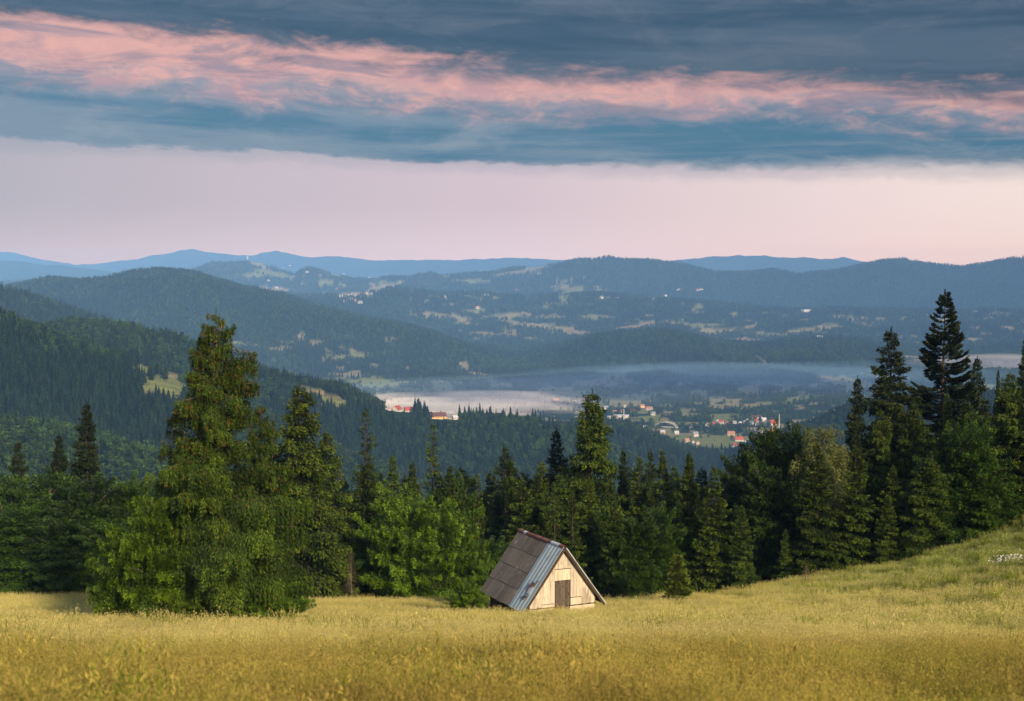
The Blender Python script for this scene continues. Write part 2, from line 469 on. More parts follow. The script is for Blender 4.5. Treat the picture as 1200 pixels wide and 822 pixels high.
def make_tree(seed, H, R, prof, whorl=0.45, per=6, base=0.03, pitch=(-.15, .6), droop=0.35, uptip=0.2, dens=60, sl=0.30, sw=0.09,
              hang=0.3, lat=0.34, jitter=0.25, mat=None, bark=None, cones=0, lean=0.0, limb_show=.6, trunk_r=None, clump=0.0,
              stems=None, gap=0.0, tipgreen=0.5, inner=0.12, azb=None, topmin=.045, upow=.62, fluff=0.0, pvar=.08):
    r = np.random.RandomState(seed)
    stems = stems or [(0, 0, 0, 1.0, 1.0)]
    P_, D_, L_, Wd, T_, NB = [], [], [], [], [], []
    limbs = []
    for (sx, sy, tilt, hs, rsn) in stems:
        Hs = H * hs; Rs = R * rsn
        tr = (trunk_r or H * 0.014) * hs
        n = 9
        tt = np.linspace(0, 1, n)
        bend = np.cumsum(r.normal(0, .03, n)) * Hs * .04
        tp = np.stack([sx + tilt * sx * tt * 1.2 + bend, sy + tilt * sy * tt * 1.2 - bend * .5, tt * Hs * .99], 1)
        limbs.append((tp, tr * (1 - tt) ** .9 + .006))
        hs_list = []
        h = base * Hs
        while h < Hs * .985:
            t = h / Hs
            dh = whorl * (1.0 - .62 * t) * r.uniform(.7, 1.3)
            for k in range(max(3, int(round(per * (1 - .3 * t) + r.uniform(-1, 1))))):
                if r.rand() < gap: continue
                hs_list.append((h + r.uniform(-.3, .3) * dh, k))
            h += dh
        hb = np.array([a for a, _ in hs_list]).clip(0, Hs * .985); nb_ = len(hb)
        t = hb / Hs
        az = r.uniform(0, 2 * math.pi, nb_)
        # uneven outline: wide sectors that reach out more or less
        sect = 1 + jitter * np.sin(az * 2 + t * 7 + seed) * .5 + jitter * .5 * np.sin(az * 5 + t * 23 + seed * 2)
        L = Rs * prof(t) * sect * r.uniform(1 - jitter, 1 + jitter * .6, nb_)
        L = np.maximum(L, topmin * Rs)
        a = pitch[0] + (pitch[1] - pitch[0]) * t ** 1.5 + r.normal(0, pvar, nb_)
        for i in range(nb_):
            if r.rand() < limb_show and L[i] > .35:
                u = np.linspace(0, 1, 5)
                rr = L[i] * u * .92
                zz = hb[i] + L[i] * (a[i] * u - droop * u ** 2 + uptip * u ** 4)
                cx = np.interp(hb[i], tp[:, 2], tp[:, 0]); cy = np.interp(hb[i], tp[:, 2], tp[:, 1])
                limbs.append((np.stack([cx + rr * math.cos(az[i]), cy + rr * math.sin(az[i]), zz], 1), (0.008 + .011 * L[i]) * (1 - .85 * u)))
        cnt = np.maximum(14, (dens * (L * .68 + .45) * (L * lat * 1.6 + .35)).astype(int))
        I = np.repeat(np.arange(nb_), cnt); m = len(I)
        Li = L[I]
        u = np.clip(inner + (1 - inner) * r.rand(m) ** upow, 0, 1.0)
        # side twigs gathered in discrete fans along the limb
        nt_ = np.maximum(3, (Li / .28)).astype(int)
        uq = (np.floor(u * nt_) + .5 + r.normal(0, .16, m)) / nt_
        u = np.clip(np.where(r.rand(m) < .75, uq, u), .05, 1.02)
        wmax = lat * Li * (1.05 - u) ** .7 + .10
        s = r.uniform(-1, 1, m); s = np.sign(s) * np.abs(s) ** .8
        la = s * wmax
        rad = Li * u + np.abs(la) * .35
        hg = hang * r.rand(m) ** 1.5 * (.25 + .5 * np.sqrt(Li))
        zz = hb[I] + Li * (a[I] * u - droop * u ** 2 + uptip * u ** 4) - np.abs(la) * (.12 + hang * .45) - hg + r.normal(0, .02, m) + r.normal(0, 1, m) * fluff * wmax
        ca, sa = np.cos(az[I]), np.sin(az[I])
        cx = np.interp(hb[I], tp[:, 2], tp[:, 0]); cy = np.interp(hb[I], tp[:, 2], tp[:, 1])
        p = np.stack([cx + rad * ca - la * sa, cy + rad * sa + la * ca, np.maximum(zz, .02)], 1)
        slope = a[I] - 2 * droop * u + 4 * uptip * u ** 3
        df = np.stack([ca, sa, slope], 1)
        dl = np.stack([-sa, ca, 0 * sa], 1) * np.sign(s)[:, None] * (.3 + np.abs(s))[:, None]
        d = df + dl + np.stack([0 * sa, 0 * sa, -hang * (1.0 + 1.6 * r.rand(m))], 1) + r.normal(0, .22, (m, 3))
        d /= np.linalg.norm(d, axis=1)[:, None]
        ln = sl * r.uniform(.55, 1.35, m) * np.clip(.55 + Li * .35, .5, 1.1)
        wd = sw * r.uniform(.7, 1.3, m)
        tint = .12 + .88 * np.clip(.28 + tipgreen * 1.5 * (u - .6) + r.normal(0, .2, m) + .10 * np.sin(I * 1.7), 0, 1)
        if cones:
            c = (r.rand(m) < cones * np.clip((t[I] - .35) * 2.2, 0, 1)) & (u > .45)
            c |= (r.rand(m) < cones * .10)
            tint = np.where(c, .02, tint)
            d = np.where(c[:, None], np.array([[0.1, 0, -1.0]]), d); ln = np.where(c, .15, ln); wd = np.where(c, .055, wd)
        nbv = np.stack([.35 * ca, .35 * sa, .9 + 0 * sa], 1)
        P_.append(p); D_.append(d); L_.append(ln); Wd.append(wd); T_.append(tint); NB.append(nbv)
        # leader
        m2 = 60
        hh = Hs * r.uniform(.94, 1.0, m2)
        aa = r.uniform(0, 6.28, m2)
        p2 = np.stack([tp[-1, 0] + 0 * hh, tp[-1, 1] + 0 * hh, hh], 1)
        d2 = np.stack([np.cos(aa) * .5, np.sin(aa) * .5, .8 + 0 * aa], 1); d2 /= np.linalg.norm(d2, axis=1)[:, None]
        P_.append(p2); D_.append(d2); L_.append(np.full(m2, sl * .6)); Wd.append(np.full(m2, sw * .7)); T_.append(np.full(m2, .6)); NB.append(np.tile([[0, 0, 1.]], (m2, 1)))
    cat = np.concatenate
    V, Fq = sprays(cat(P_), cat(D_), cat(L_), cat(Wd), cat(NB), r)
    crown = poly_mesh('crown', V, Fq, [mat], cat(T_))
    tv, tf = tubes(limbs, 5)
    trunk = poly_mesh('trunk', tv, tf, [bark or M_bark])
    return crown, trunk, H, R


P_spruce = lambda t: (1 - t) ** .78 * np.minimum(1, .72 + t * 2.2)
P_full = lambda t: np.clip(1 - t, 0, 1) ** .62 * np.minimum(1, .80 + t * 1.5)
P_narrow = lambda t: (1 - t) ** .7 * np.minimum(1, .8 + t)
P_hero = lambda t: np.interp(t, [0, .05, .15, .35, .5, .62, .72, .8, .88, .95, 1], [1.0, 1.06, 1.02, .86, .60, .44, .42, .37, .27, .14, .02])
P_beech = lambda t: np.interp(t, [0, .1, .3, .55, .75, .9, 1], [.75, .95, 1.0, .85, .6, .32, .1])
P_round = lambda t: np.interp(t, [0, .1, .35, .6, .8, .92, 1], [.7, .92, 1.0, .92, .7, .42, .15])
P_fir = lambda t: (1 - t) ** .9 * .98 + .03

BASE = {}


def reg(kind, lst): BASE[kind] = lst


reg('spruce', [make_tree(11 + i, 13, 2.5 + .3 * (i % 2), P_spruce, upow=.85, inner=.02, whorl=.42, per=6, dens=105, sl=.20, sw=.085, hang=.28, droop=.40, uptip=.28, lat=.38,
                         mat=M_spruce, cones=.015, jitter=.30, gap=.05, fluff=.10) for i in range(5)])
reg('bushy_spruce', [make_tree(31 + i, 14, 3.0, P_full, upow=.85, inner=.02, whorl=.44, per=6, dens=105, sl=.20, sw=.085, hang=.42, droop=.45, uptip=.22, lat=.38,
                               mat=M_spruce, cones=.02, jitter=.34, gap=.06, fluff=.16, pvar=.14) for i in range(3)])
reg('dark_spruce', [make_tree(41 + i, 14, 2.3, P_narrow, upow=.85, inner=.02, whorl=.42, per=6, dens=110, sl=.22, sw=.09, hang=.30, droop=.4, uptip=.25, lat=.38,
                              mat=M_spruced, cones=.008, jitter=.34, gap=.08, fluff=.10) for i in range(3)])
reg('thin_spruce', [make_tree(51 + i, 13, 2.0, P_spruce, upow=.85, inner=.02, whorl=.62, per=5, dens=70, sl=.22, sw=.085, hang=.25, droop=.3, uptip=.25,
                              mat=M_spruce, cones=.05, jitter=.40, gap=.16, fluff=.08) for i in range(3)])
reg('fir', [make_tree(61, 18, 4.3, P_fir, whorl=.84, per=9, dens=140, sl=.26, sw=.11, hang=.0, droop=.02, uptip=.22, pitch=(-.22, .40), lat=.30,
                      mat=M_fir, jitter=.12, gap=.0, inner=.05, fluff=.0, pvar=.03)])
reg('young_spruce', [make_tree(71, 3, 1.25, P_full, whorl=.20, per=9, dens=420, sl=.13, sw=.05, hang=.0, droop=.05, uptip=.1, pitch=(.05, .8),
                               mat=M_young, jitter=.16, trunk_r=.04, fluff=.06)])
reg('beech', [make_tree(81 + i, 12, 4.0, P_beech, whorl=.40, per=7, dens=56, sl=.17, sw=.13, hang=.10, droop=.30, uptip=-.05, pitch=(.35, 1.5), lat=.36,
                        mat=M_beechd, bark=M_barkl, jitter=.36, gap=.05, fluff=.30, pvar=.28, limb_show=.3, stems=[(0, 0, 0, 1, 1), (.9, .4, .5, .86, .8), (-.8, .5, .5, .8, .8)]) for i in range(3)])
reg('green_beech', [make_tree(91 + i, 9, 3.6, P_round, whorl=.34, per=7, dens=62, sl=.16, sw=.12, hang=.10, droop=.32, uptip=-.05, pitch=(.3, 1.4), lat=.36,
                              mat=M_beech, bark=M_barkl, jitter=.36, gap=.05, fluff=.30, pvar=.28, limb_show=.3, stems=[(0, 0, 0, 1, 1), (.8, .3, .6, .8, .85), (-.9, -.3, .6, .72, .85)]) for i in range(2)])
reg('shrub', [make_tree(101 + i, 5.5, 3.0, P_round, whorl=.27, per=7, dens=170, sl=.105, sw=.075, hang=.05, droop=.30, uptip=-.05, pitch=(.30, 1.6), lat=.34,
                        mat=M_shrub, bark=M_barkl, jitter=.40, gap=.05, fluff=.32, pvar=.32, limb_show=.3, stems=[(0, 0, 0, 1, .9), (1.1, .2, .6, .72, .8), (-1.1, -.3, .6, .66, .8), (0.2, -.9, .5, .6, .8)]) for i in range(2)])
reg('birch', [make_tree(111, 13, 3.0, P_beech, whorl=.42, per=7, dens=62, sl=.17, sw=.075, hang=.6, droop=.35, uptip=.0, pitch=(.6, 1.5), lat=.38,
                        mat=M_birch, bark=M_barkl, jitter=.34, gap=.05, fluff=.28, pvar=.25, limb_show=.4)])
reg('dead_spruce', [make_tree(121, 5, 1.1, P_spruce, whorl=.28, per=6, dens=16, sl=.22, sw=.02, hang=.3, droop=.25, uptip=.0,
                              mat=M_dead, bark=M_barkl, jitter=.3, limb_show=1)])
reg('hero', [make_tree(131, 15, 4.75, P_hero, whorl=.50, per=6, dens=270, sl=.125, sw=.045, hang=.50, droop=.46, uptip=.22, pitch=(-.05, .50), lat=.34,
                       mat=M_hero, bark=M_barkl, cones=.055, jitter=.40, gap=.10, fluff=.20, pvar=.18, trunk_r=.26, limb_show=.3, stems=[(0, 0, 0, 1, 1), (.22, .1, .2, .955, .75)])])
reg('hero_side', [make_tree(141 + i, 10.5, 2.8, P_full, whorl=.46, per=6, dens=270, sl=.125, sw=.045, hang=.50, droop=.46, uptip=.2, pitch=(-.05, .5), lat=.34,
                            mat=M_hero, cones=.02, jitter=.42, gap=.12, fluff=.20, pvar=.18, limb_show=.3) for i in range(2)])

_count = {}


def tree(kind, name, px, Y, top, wpx, label, cat='tree', group=None, basepy=500):
    s = float(s_of(px, 600)); x = s * Y
    z = float(ground_z(x, Y)[0]) - .05
    lst = BASE[kind]; k = _count.get(kind, 0); _count[kind] = k + 1
    cr, tr, H0, R0 = lst[k % len(lst)]
    H = float(t_of(top)) * Y - z
    W = wpx * Y / F
    if kind in ('beech', 'green_beech', 'shrub', 'birch'): H *= .92
    o = empty(name, (x, Y, z), random.uniform(0, 6.28), label=label, cat=cat, group=group)
    sz = H / H0; sw = W / (2 * R0)
    o.scale = (sw, sw * random.uniform(.9, 1.1), sz)
    obj('trunk', tr, o); obj('crown', cr, o)
    return o


# ------------------------------------------------------------------ trees at the meadow's edge
T = tree
T('hero', 'spruce_tree', 256, 75, 363, 215, 'tallest shaggy spruce alone in the meadow, with red-brown cones in its crown', 'spruce')
T('hero_side', 'spruce_tree', 208, 76.5, 478, 100, 'lower spruce leaning into the tall shaggy spruce on its bushy side', 'spruce')
T('hero_side', 'spruce_tree', 308, 77, 470, 110, 'lower spruce behind the tall shaggy spruce, on the side facing the hut', 'spruce')
T('shrub', 'broadleaf_shrub', 182, 74, 598, 104, 'bright green bushy beech at the foot of the tall shaggy spruce', 'bush')
T('shrub', 'broadleaf_shrub', 158, 75.5, 642, 70, 'low leafy bush spreading out beside the bright green beech under the tall spruce', 'bush')
T('shrub', 'low_bush', 235, 73.2, 690, 70, 'low green undergrowth bush in front of the trunk of the tall shaggy spruce', 'bush')
T('shrub', 'low_bush', 305, 74, 694, 80, 'low green undergrowth bush under the drooping skirt of the tall spruce, towards the hut', 'bush')
T('shrub', 'low_bush', 547, 88.5, 688, 42, 'small round bush against the back corner of the hut', 'bush')
# dark broadleaf wood at the far side of the meadow, west end
T('dark_spruce', 'spruce_tree', 22, 130, 515, 52, 'pointed spruce rising over the dark beeches, farthest from the tall shaggy spruce', 'spruce')
T('dark_spruce', 'spruce_tree', 72, 130, 508, 58, 'shorter of two neighbouring spruces rising over the dark beeches', 'spruce')
T('dark_spruce', 'spruce_tree', 103, 129, 471, 76, 'taller of two neighbouring spruces rising over the dark beeches', 'spruce')
T('beech', 'beech_tree', -30, 124, 560, 120, 'dark beech cut off by the frame at the meadow edge', 'beech')
T('beech', 'beech_tree', 14, 125, 556, 100, 'dark beech standing below the lone pointed spruce', 'beech')
T('beech', 'beech_tree', 58, 127, 549, 110, 'dark beech below the shorter of the two neighbouring spruces', 'beech')
T('beech', 'beech_tree', 108, 124, 553, 110, 'dark beech below the taller of the two neighbouring spruces', 'beech')
T('beech', 'beech_tree', 150, 126, 556, 90, 'dark beech half hidden behind the bright bush of the tall spruce', 'beech')
T('beech', 'beech_tree', 198, 122, 562, 90, 'dark beech almost wholly hidden behind the tall shaggy spruce', 'beech')
T('green_beech', 'beech_tree', 8, 119, 598, 100, 'low dark leafy tree on the meadow edge under the lone pointed spruce', 'beech')
T('green_beech', 'beech_tree', 70, 119.5, 610, 110, 'low dark leafy tree on the meadow edge under the two neighbouring spruces', 'beech')
T('green_beech', 'beech_tree', 128, 119, 618, 90, 'low dark leafy tree on the meadow edge next to the bright bush', 'beech')
# wood between the tall spruce and the hut
T('bushy_spruce', 'spruce_tree', 352, 108, 449, 120, 'broad bushy spruce right behind the tall shaggy spruce', 'spruce')
T('bushy_spruce', 'spruce_tree', 384, 112, 503, 80, 'dense spruce next to the broad bushy spruce, behind the dead one', 'spruce')
T('bushy_spruce', 'spruce_tree', 322, 110, 520, 90, 'dense spruce squeezed between the tall shaggy spruce and the broad bushy one', 'spruce')
T('thin_spruce', 'spruce_tree', 429, 124, 478, 66, 'yellowish thin-topped spruce standing over the wood near the dead spruce', 'spruce')
T('bushy_spruce', 'spruce_tree', 432, 117, 540, 82, 'dense green spruce in front of the yellowish thin-topped one', 'spruce')
T('dark_spruce', 'spruce_tree', 404, 120, 560, 60, 'dark spruce behind the small dead spruce', 'spruce')
T('spruce', 'spruce_tree', 460, 122, 532, 60, 'spruce between the yellowish thin-topped one and the bright green beeches', 'spruce')
T('thin_spruce', 'spruce_tree', 507, 126, 495, 52, 'thin dark spruce with bare gaps rising behind the bright green beeches', 'spruce')
T('spruce', 'spruce_tree', 484, 124, 540, 60, 'spruce just beside the thin dark spruce, farther from the hut', 'spruce')
T('spruce', 'spruce_tree', 528, 123, 545, 62, 'spruce just beside the thin dark spruce, nearer to the hut', 'spruce')
T('beech', 'beech_tree', 546, 130, 552, 80, 'dark leafy tree behind the gap above the bright green beeches', 'beech')
T('thin_spruce', 'spruce_tree', 561, 124, 556, 34, 'slim spire-like spruce above the back of the hut roof', 'spruce')
T('dead_spruce', 'dead_spruce', 411, 110, 646, 24, 'small bare dead spruce, brown, at the meadow edge', 'dead tree')
T('shrub', 'beech_tree', 491, 112, 598, 104, 'large bright green beech at the meadow edge, the widest near the hut', 'beech')
T('shrub', 'beech_tree', 535, 113, 628, 68, 'bright green beech between the largest one and the hut', 'beech')
T('green_beech', 'beech_tree', 452, 114, 622, 70, 'darker leafy tree between the dead spruce and the large bright beech', 'beech')
T('green_beech', 'beech_tree', 566, 118, 634, 56, 'leafy tree whose foliage touches the hut roof in the picture', 'beech')
T('shrub', 'low_bush', 577, 109, 668, 36, 'small bright bush showing above the back corner of the hut roof', 'bush')
# wood behind the hut
T('spruce', 'spruce_tree', 592, 126, 522, 80, 'pointed full spruce in the middle of the wood behind the hut roof', 'beech')
T('beech', 'beech_tree', 625, 132, 556, 80, 'dark leafy tree between the pointed full spruce and the broad tall one', 'beech')
T('dark_spruce', 'spruce_tree', 651, 129, 502, 60, 'spruce just left of the broad tall spruce behind the hut', 'spruce')
T('bushy_spruce', 'spruce_tree', 692, 124, 456, 104, 'broad tall spruce standing above the wood behind the hut', 'spruce')
T('spruce', 'spruce_tree', 612, 121, 560, 72, 'spruce above the middle of the hut ridge', 'spruce')
T('bushy_spruce', 'spruce_tree', 655, 120, 555, 80, 'soft green spruce directly above the front end of the hut roof', 'spruce')
T('thin_spruce', 'spruce_tree', 650, 115, 570, 42, 'small rusty-topped spruce with a visible trunk above the hut', 'spruce')
T('thin_spruce', 'spruce_tree', 671, 114, 576, 42, 'thin half-bare spruce behind the front slope of the hut', 'spruce')
T('spruce', 'spruce_tree', 690, 118, 560, 72, 'spruce below the broad tall spruce, over the hut gable', 'spruce')
T('spruce', 'spruce_tree', 721, 114, 585, 56, 'light spruce with a straight bare trunk, beside the hut gable', 'spruce')
T('dark_spruce', 'spruce_tree', 730, 127, 527, 40, 'short dark spruce top beside the broad tall spruce', 'spruce')
T('spruce', 'spruce_tree', 748, 123, 535, 58, 'spruce second along from the broad tall spruce', 'spruce')
T('dark_spruce', 'spruce_tree', 762, 128, 526, 44, 'dark narrow spruce top between two lighter spruces', 'spruce')
T('spruce', 'spruce_tree', 776, 121, 526, 64, 'spruce with a sharp light top above the young bright spruce', 'spruce')
T('green_beech', 'beech_tree', 746, 114, 612, 72, 'blue-green leafy tree at the meadow edge beside the hut', 'beech')
T('young_spruce', 'young_spruce', 794, 104, 652, 40, 'young bright green spruce alone in front of the wood', 'spruce')
T('spruce', 'spruce_tree', 808, 118, 534, 66, 'bright-tipped spruce behind the young bright one', 'spruce')
T('dark_spruce', 'spruce_tree', 806, 125, 529, 44, 'dark spruce top poking out behind the bright-tipped spruce', 'spruce')
T('spruce', 'spruce_tree', 836, 115, 545, 64, 'spruce with a long visible trunk and thin grey-green boughs', 'spruce')
T('spruce', 'spruce_tree', 869, 113, 592, 46, 'smaller spruce at the corner where the dark beech wood opens', 'spruce')
T('green_beech', 'beech_tree', 768, 117, 600, 60, 'leafy tree wedged in shade behind the young bright spruce', 'beech')
# dark beech corner and the wood on the rising slope
T('bushy_spruce', 'spruce_tree', 868, 134, 538, 70, 'dull spruce with a blunt top beside the dark feathery beech', 'spruce')
T('beech', 'beech_tree', 895, 128, 497, 84, 'dark feathery beech with an upright leading shoot', 'beech')
T('beech', 'beech_tree', 926, 128, 494, 90, 'dark feathery beech next to the birch', 'beech')
T('beech', 'beech_tree', 900, 122, 545, 80, 'dark beech filling the shaded corner of the wood', 'beech')
T('birch', 'birch_tree', 965, 123, 486, 90, 'grey-green birch with hanging twigs', 'birch')
T('spruce', 'spruce_tree', 957, 117, 520, 84, 'spruce with a bare lower trunk in front of the birch', 'spruce')
T('spruce', 'spruce_tree', 921, 117, 620, 30, 'small blue-green spruce at the foot of the dark beech', 'spruce')
T('spruce', 'spruce_tree', 1003, 117, 523, 72, 'full spruce beside the one in front of the birch', 'spruce')
T('spruce', 'spruce_tree', 1046, 117, 545, 56, 'blue-green spruce between two fuller spruces on the slope', 'spruce')
T('spruce', 'spruce_tree', 1040, 114.5, 580, 40, 'low narrow spruce in front of the blue-green one', 'spruce')
T('bushy_spruce', 'spruce_tree', 1085, 115, 534, 84, 'broad light green spruce in the middle of the sloping wood edge', 'spruce')
T('thin_spruce', 'spruce_tree', 1103, 118, 552, 24, 'brown-topped thin spruce behind the broad light green one', 'spruce')
T('green_beech', 'beech_tree', 1130, 117, 505, 88, 'dense dark green beech under the fir, at the sloping wood edge', 'beech')
T('green_beech', 'beech_tree', 1150, 115, 560, 70, 'lower leafy tree at the foot of the dense dark green beech', 'beech')
T('bushy_spruce', 'spruce_tree', 1181, 118, 436, 92, 'tall full spruce near the edge of the frame on the slope', 'spruce')
T('bushy_spruce', 'spruce_tree', 1222, 116, 450, 90, 'spruce cut by the edge of the frame on the slope', 'spruce')
T('dark_spruce', 'spruce_tree', 1003, 131, 441, 60, 'short dark pointed spruce standing out against the misty valley', 'spruce')
T('dark_spruce', 'spruce_tree', 1042, 131, 384, 100, 'tall dark spruce, second highest on the slope', 'spruce')
T('fir', 'fir_tree', 1103, 132, 340, 142, 'black layered fir, highest tree on the slope', 'fir')
T('dark_spruce', 'spruce_tree', 1143, 133, 418, 60, 'dark spruce just beside the black layered fir', 'spruce')
T('dark_spruce', 'spruce_tree', 1167, 136, 432, 20, 'thin dark spruce tip beyond the full spruce on the slope', 'spruce')
T('dark_spruce', 'spruce_tree', 1199, 130, 392, 50, 'dark spruce top cut by the frame high on the slope', 'spruce')
T('bushy_spruce', 'spruce_tree', 1068, 125, 470, 78, 'brownish soft spruce between the two highest trees', 'spruce')
T('spruce', 'spruce_tree', 1107, 124, 460, 50, 'light spruce standing in front of the black fir', 'spruce')
T('bushy_spruce', 'spruce_tree', 1030, 126, 480, 70, 'dull spruce below the second highest tree', 'spruce')
T('dark_spruce', 'spruce_tree', 1003, 125, 500, 50, 'dark spruce behind the full spruce next to the birch', 'spruce')
T('beech', 'beech_tree', 1142, 127, 480, 80, 'leafy tree behind the dense dark green beech', 'beech')
T('beech', 'beech_tree', 1085, 127, 505, 80, 'leafy tree in shade beneath the black fir', 'beech')
T('birch', 'birch_tree', 1096, 119, 515, 50, 'pale soft birch between the light green spruce and the dense beech', 'birch')
T('dead_spruce', 'dead_sapling', 945, 109, 661, 15, 'tiny dead sapling standing in the grass before the slope', 'dead tree')
# shaded trees deep between the front ones
for (px, top, kind) in [(340, 555, 'dark_spruce'), (372, 548, 'dark_spruce'), (445, 552, 'spruce'), (475, 558, 'dark_spruce'), (515, 556, 'spruce'), (540, 548, 'dark_spruce'), (575, 552, 'spruce'),
                        (635, 540, 'spruce'), (672, 545, 'dark_spruce'), (712, 540, 'spruce'), (738, 550, 'dark_spruce'), (790, 545, 'spruce'), (628, 556, 'dark_spruce'), (600, 545, 'dark_spruce'),
                        (822, 548, 'dark_spruce'), (850, 552, 'spruce'), (1020, 505, 'dark_spruce'), (1058, 500, 'spruce'), (980, 520, 'dark_spruce'), (1165, 480, 'dark_spruce'), (1130, 470, 'dark_spruce'),
                        (240, 560, 'beech'), (285, 558, 'beech'), (1110, 500, 'dark_spruce'), (1210, 490, 'spruce'), (700, 600, 'spruce'), (620, 606, 'spruce'), (600, 600, 'dark_spruce'), (820, 600, 'beech'), (950, 560, 'beech'), (1000, 570, 'spruce'),
                        (640, 600, 'spruce'), (760, 590, 'dark_spruce'), (735, 600, 'spruce'), (470, 600, 'dark_spruce'), (1070, 560, 'dark_spruce'), (1025, 560, 'spruce'), (980, 575, 'dark_spruce')]:
    nm = 'beech_tree' if kind == 'beech' else 'spruce_tree'
    T(kind, nm, px, random.uniform(125, 136) if top < 590 else 122, top, random.uniform(60, 84), 'shaded %s deep in the wood, showing only between the front trees' % ('beech' if kind == 'beech' else 'spruce'),
      'beech' if kind == 'beech' else 'spruce', group='shaded %s deep in the wood' % ('beeches' if kind == 'beech' else 'spruces'))

# ------------------------------------------------------------------ meadow ground
m, nt = new_mat('meadow_soil'); g = G(nt); pp = pos(g)
n1 = g.noise(g.vmul(pp, (.12, .12, 0)), 1, 4); n2 = g.noise(g.vmul(pp, (1, 1, 0)), 2.5, 4)
c = g.mix(n1, (0.14, 0.125, 0.035), (0.22, 0.17, 0.06)); c = g.mix(g.m('MULTIPLY', n2, .5), c, (0.07, 0.08, 0.02))
g.out_bsdf(c, .95, .05, n2, .5, .1); M_soil = m
xs = np.linspace(-150, 150, 301); ys = np.linspace(-45, 140, 186)
X, Yq = np.meshgrid(xs, ys); Z = near_z(X, Yq)
V = np.stack([X, Yq, Z], -1).reshape(-1, 3)


def grid_faces(nr, nc):
    i = np.arange(nr - 1)[:, None] * nc; j = np.arange(nc - 1)[None, :]
    return np.stack([i + j, i + j + 1, i + nc + j + 1, i + nc + j], -1).reshape(-1, 4)


me = poly_mesh('meadow', V, grid_faces(len(ys), len(xs)), [M_soil]); me.shade_smooth()
tag(obj('meadow', me), kind='structure')

# ------------------------------------------------------------------ hills
FM, FK = field_mask(XG, YG, Zg)
FM[YG < 500] = 0
m, nt = new_mat('hill_ground'); g = G(nt); pp = pos(g)
f = g.attr('field').outputs['Fac']; fk = g.attr('fkind').outputs['Fac']
nb = g.noise(g.vmul(pp, (.02, .02, .02)), 1, 6, .6); nb2 = g.noise(g.vmul(pp, (.004, .004, .004)), 1, 5, .6)
nf = g.noise(g.vmul(pp, (.004, .02, 0)), 1, 3)
forest = g.mix(nb, (0.004, 0.013, 0.007), (0.016, 0.033, 0.012)); forest = g.mix(nb2, forest, (0.012, 0.032, 0.013))
fc = g.ramp(g.m('DIVIDE', fk, 3.0), [(0, (0.26, 0.22, 0.11)), (.34, (0.30, 0.235, 0.13)), (.6, (0.17, 0.20, 0.06)), (.7, (0.20, 0.22, 0.07)), (.95, (0.36, 0.22, 0.13)), (1, (0.36, 0.22, 0.13))])
fc = g.mix(g.m('MULTIPLY', nf, .6), fc, (0.16, 0.17, 0.06))
g.out_bsdf(g.mix(f, forest, fc), .95, .05, g.noise(g.vmul(pp, (.05, .05, .05)), 1, 5, .65), 1.0, 12.0)
M_hill = m


def sheet(name, j0, j1):
    V = np.stack([XG[j0:j1], YG[j0:j1], Zg[j0:j1]], -1).reshape(-1, 3)
    me = poly_mesh(name, V, grid_faces(j1 - j0, SX), [M_hill])
    for nm, A in (('field', FM), ('fkind', FK)):
        a = me.attributes.new(nm, 'FLOAT', 'POINT'); a.data.foreach_set('value', A[j0:j1].astype(np.float32).ravel())
    me.shade_smooth()
    return tag(obj(name, me), kind='structure')


jA = int(np.searchsorted(Y_rows, 2290)); jB = int(np.searchsorted(Y_rows, 3760)); jC = int(np.searchsorted(Y_rows, 11300))
sheet('wooded_hillside', 0, jA + 1); sheet('valley_floor', jA, jB + 1); sheet('hills', jB, jC + 1); sheet('mountains', jC, len(Y_rows))


# ------------------------------------------------------------------ far woods
def far_conifer(seed):
    r = np.random.RandomState(seed); V = []; Fc = []; T_ = []
    H = 14.5; R = 3.2
    k = 0
    for i in range(22):
        t = i / 22; z = H * (.06 + .9 * t); rad = R * (1 - t) ** .8 * r.uniform(.8, 1.15) + .15
        n = 11 if t < .7 else 7
        for q in range(n):
            a = r.uniform(0, 6.28); w = rad * .42 + .1
            L = rad * r.uniform(.7, 1.15)
            d = np.array([math.cos(a), math.sin(a)]); pz = z + r.uniform(-.3, .3)
            c0 = np.array([0, 0, pz + .5]); tip = np.array([d[0] * L, d[1] * L, pz - L * .35])
            s1 = np.array([d[0] * L * .55 - d[1] * w, d[1] * L * .55 + d[0] * w, pz - L * .1]); s2 = np.array([d[0] * L * .55 + d[1] * w, d[1] * L * .55 - d[0] * w, pz - L * .1])
            V += [c0, s1, tip, s2]; Fc.append([k, k + 1, k + 2, k + 3]); k += 4; T_.append(np.clip(r.normal(.45, .25), 0, 1))
    V += [[-.25, 0, 0], [.25, 0, 0], [.05, 0, H], [-.05, 0, H]]; Fc.append([k, k + 1, k + 2, k + 3]); T_.append(.2)
    return poly_mesh('far_conifer', np.array(V), np.array(Fc), [M_farleaf], np.array(T_))


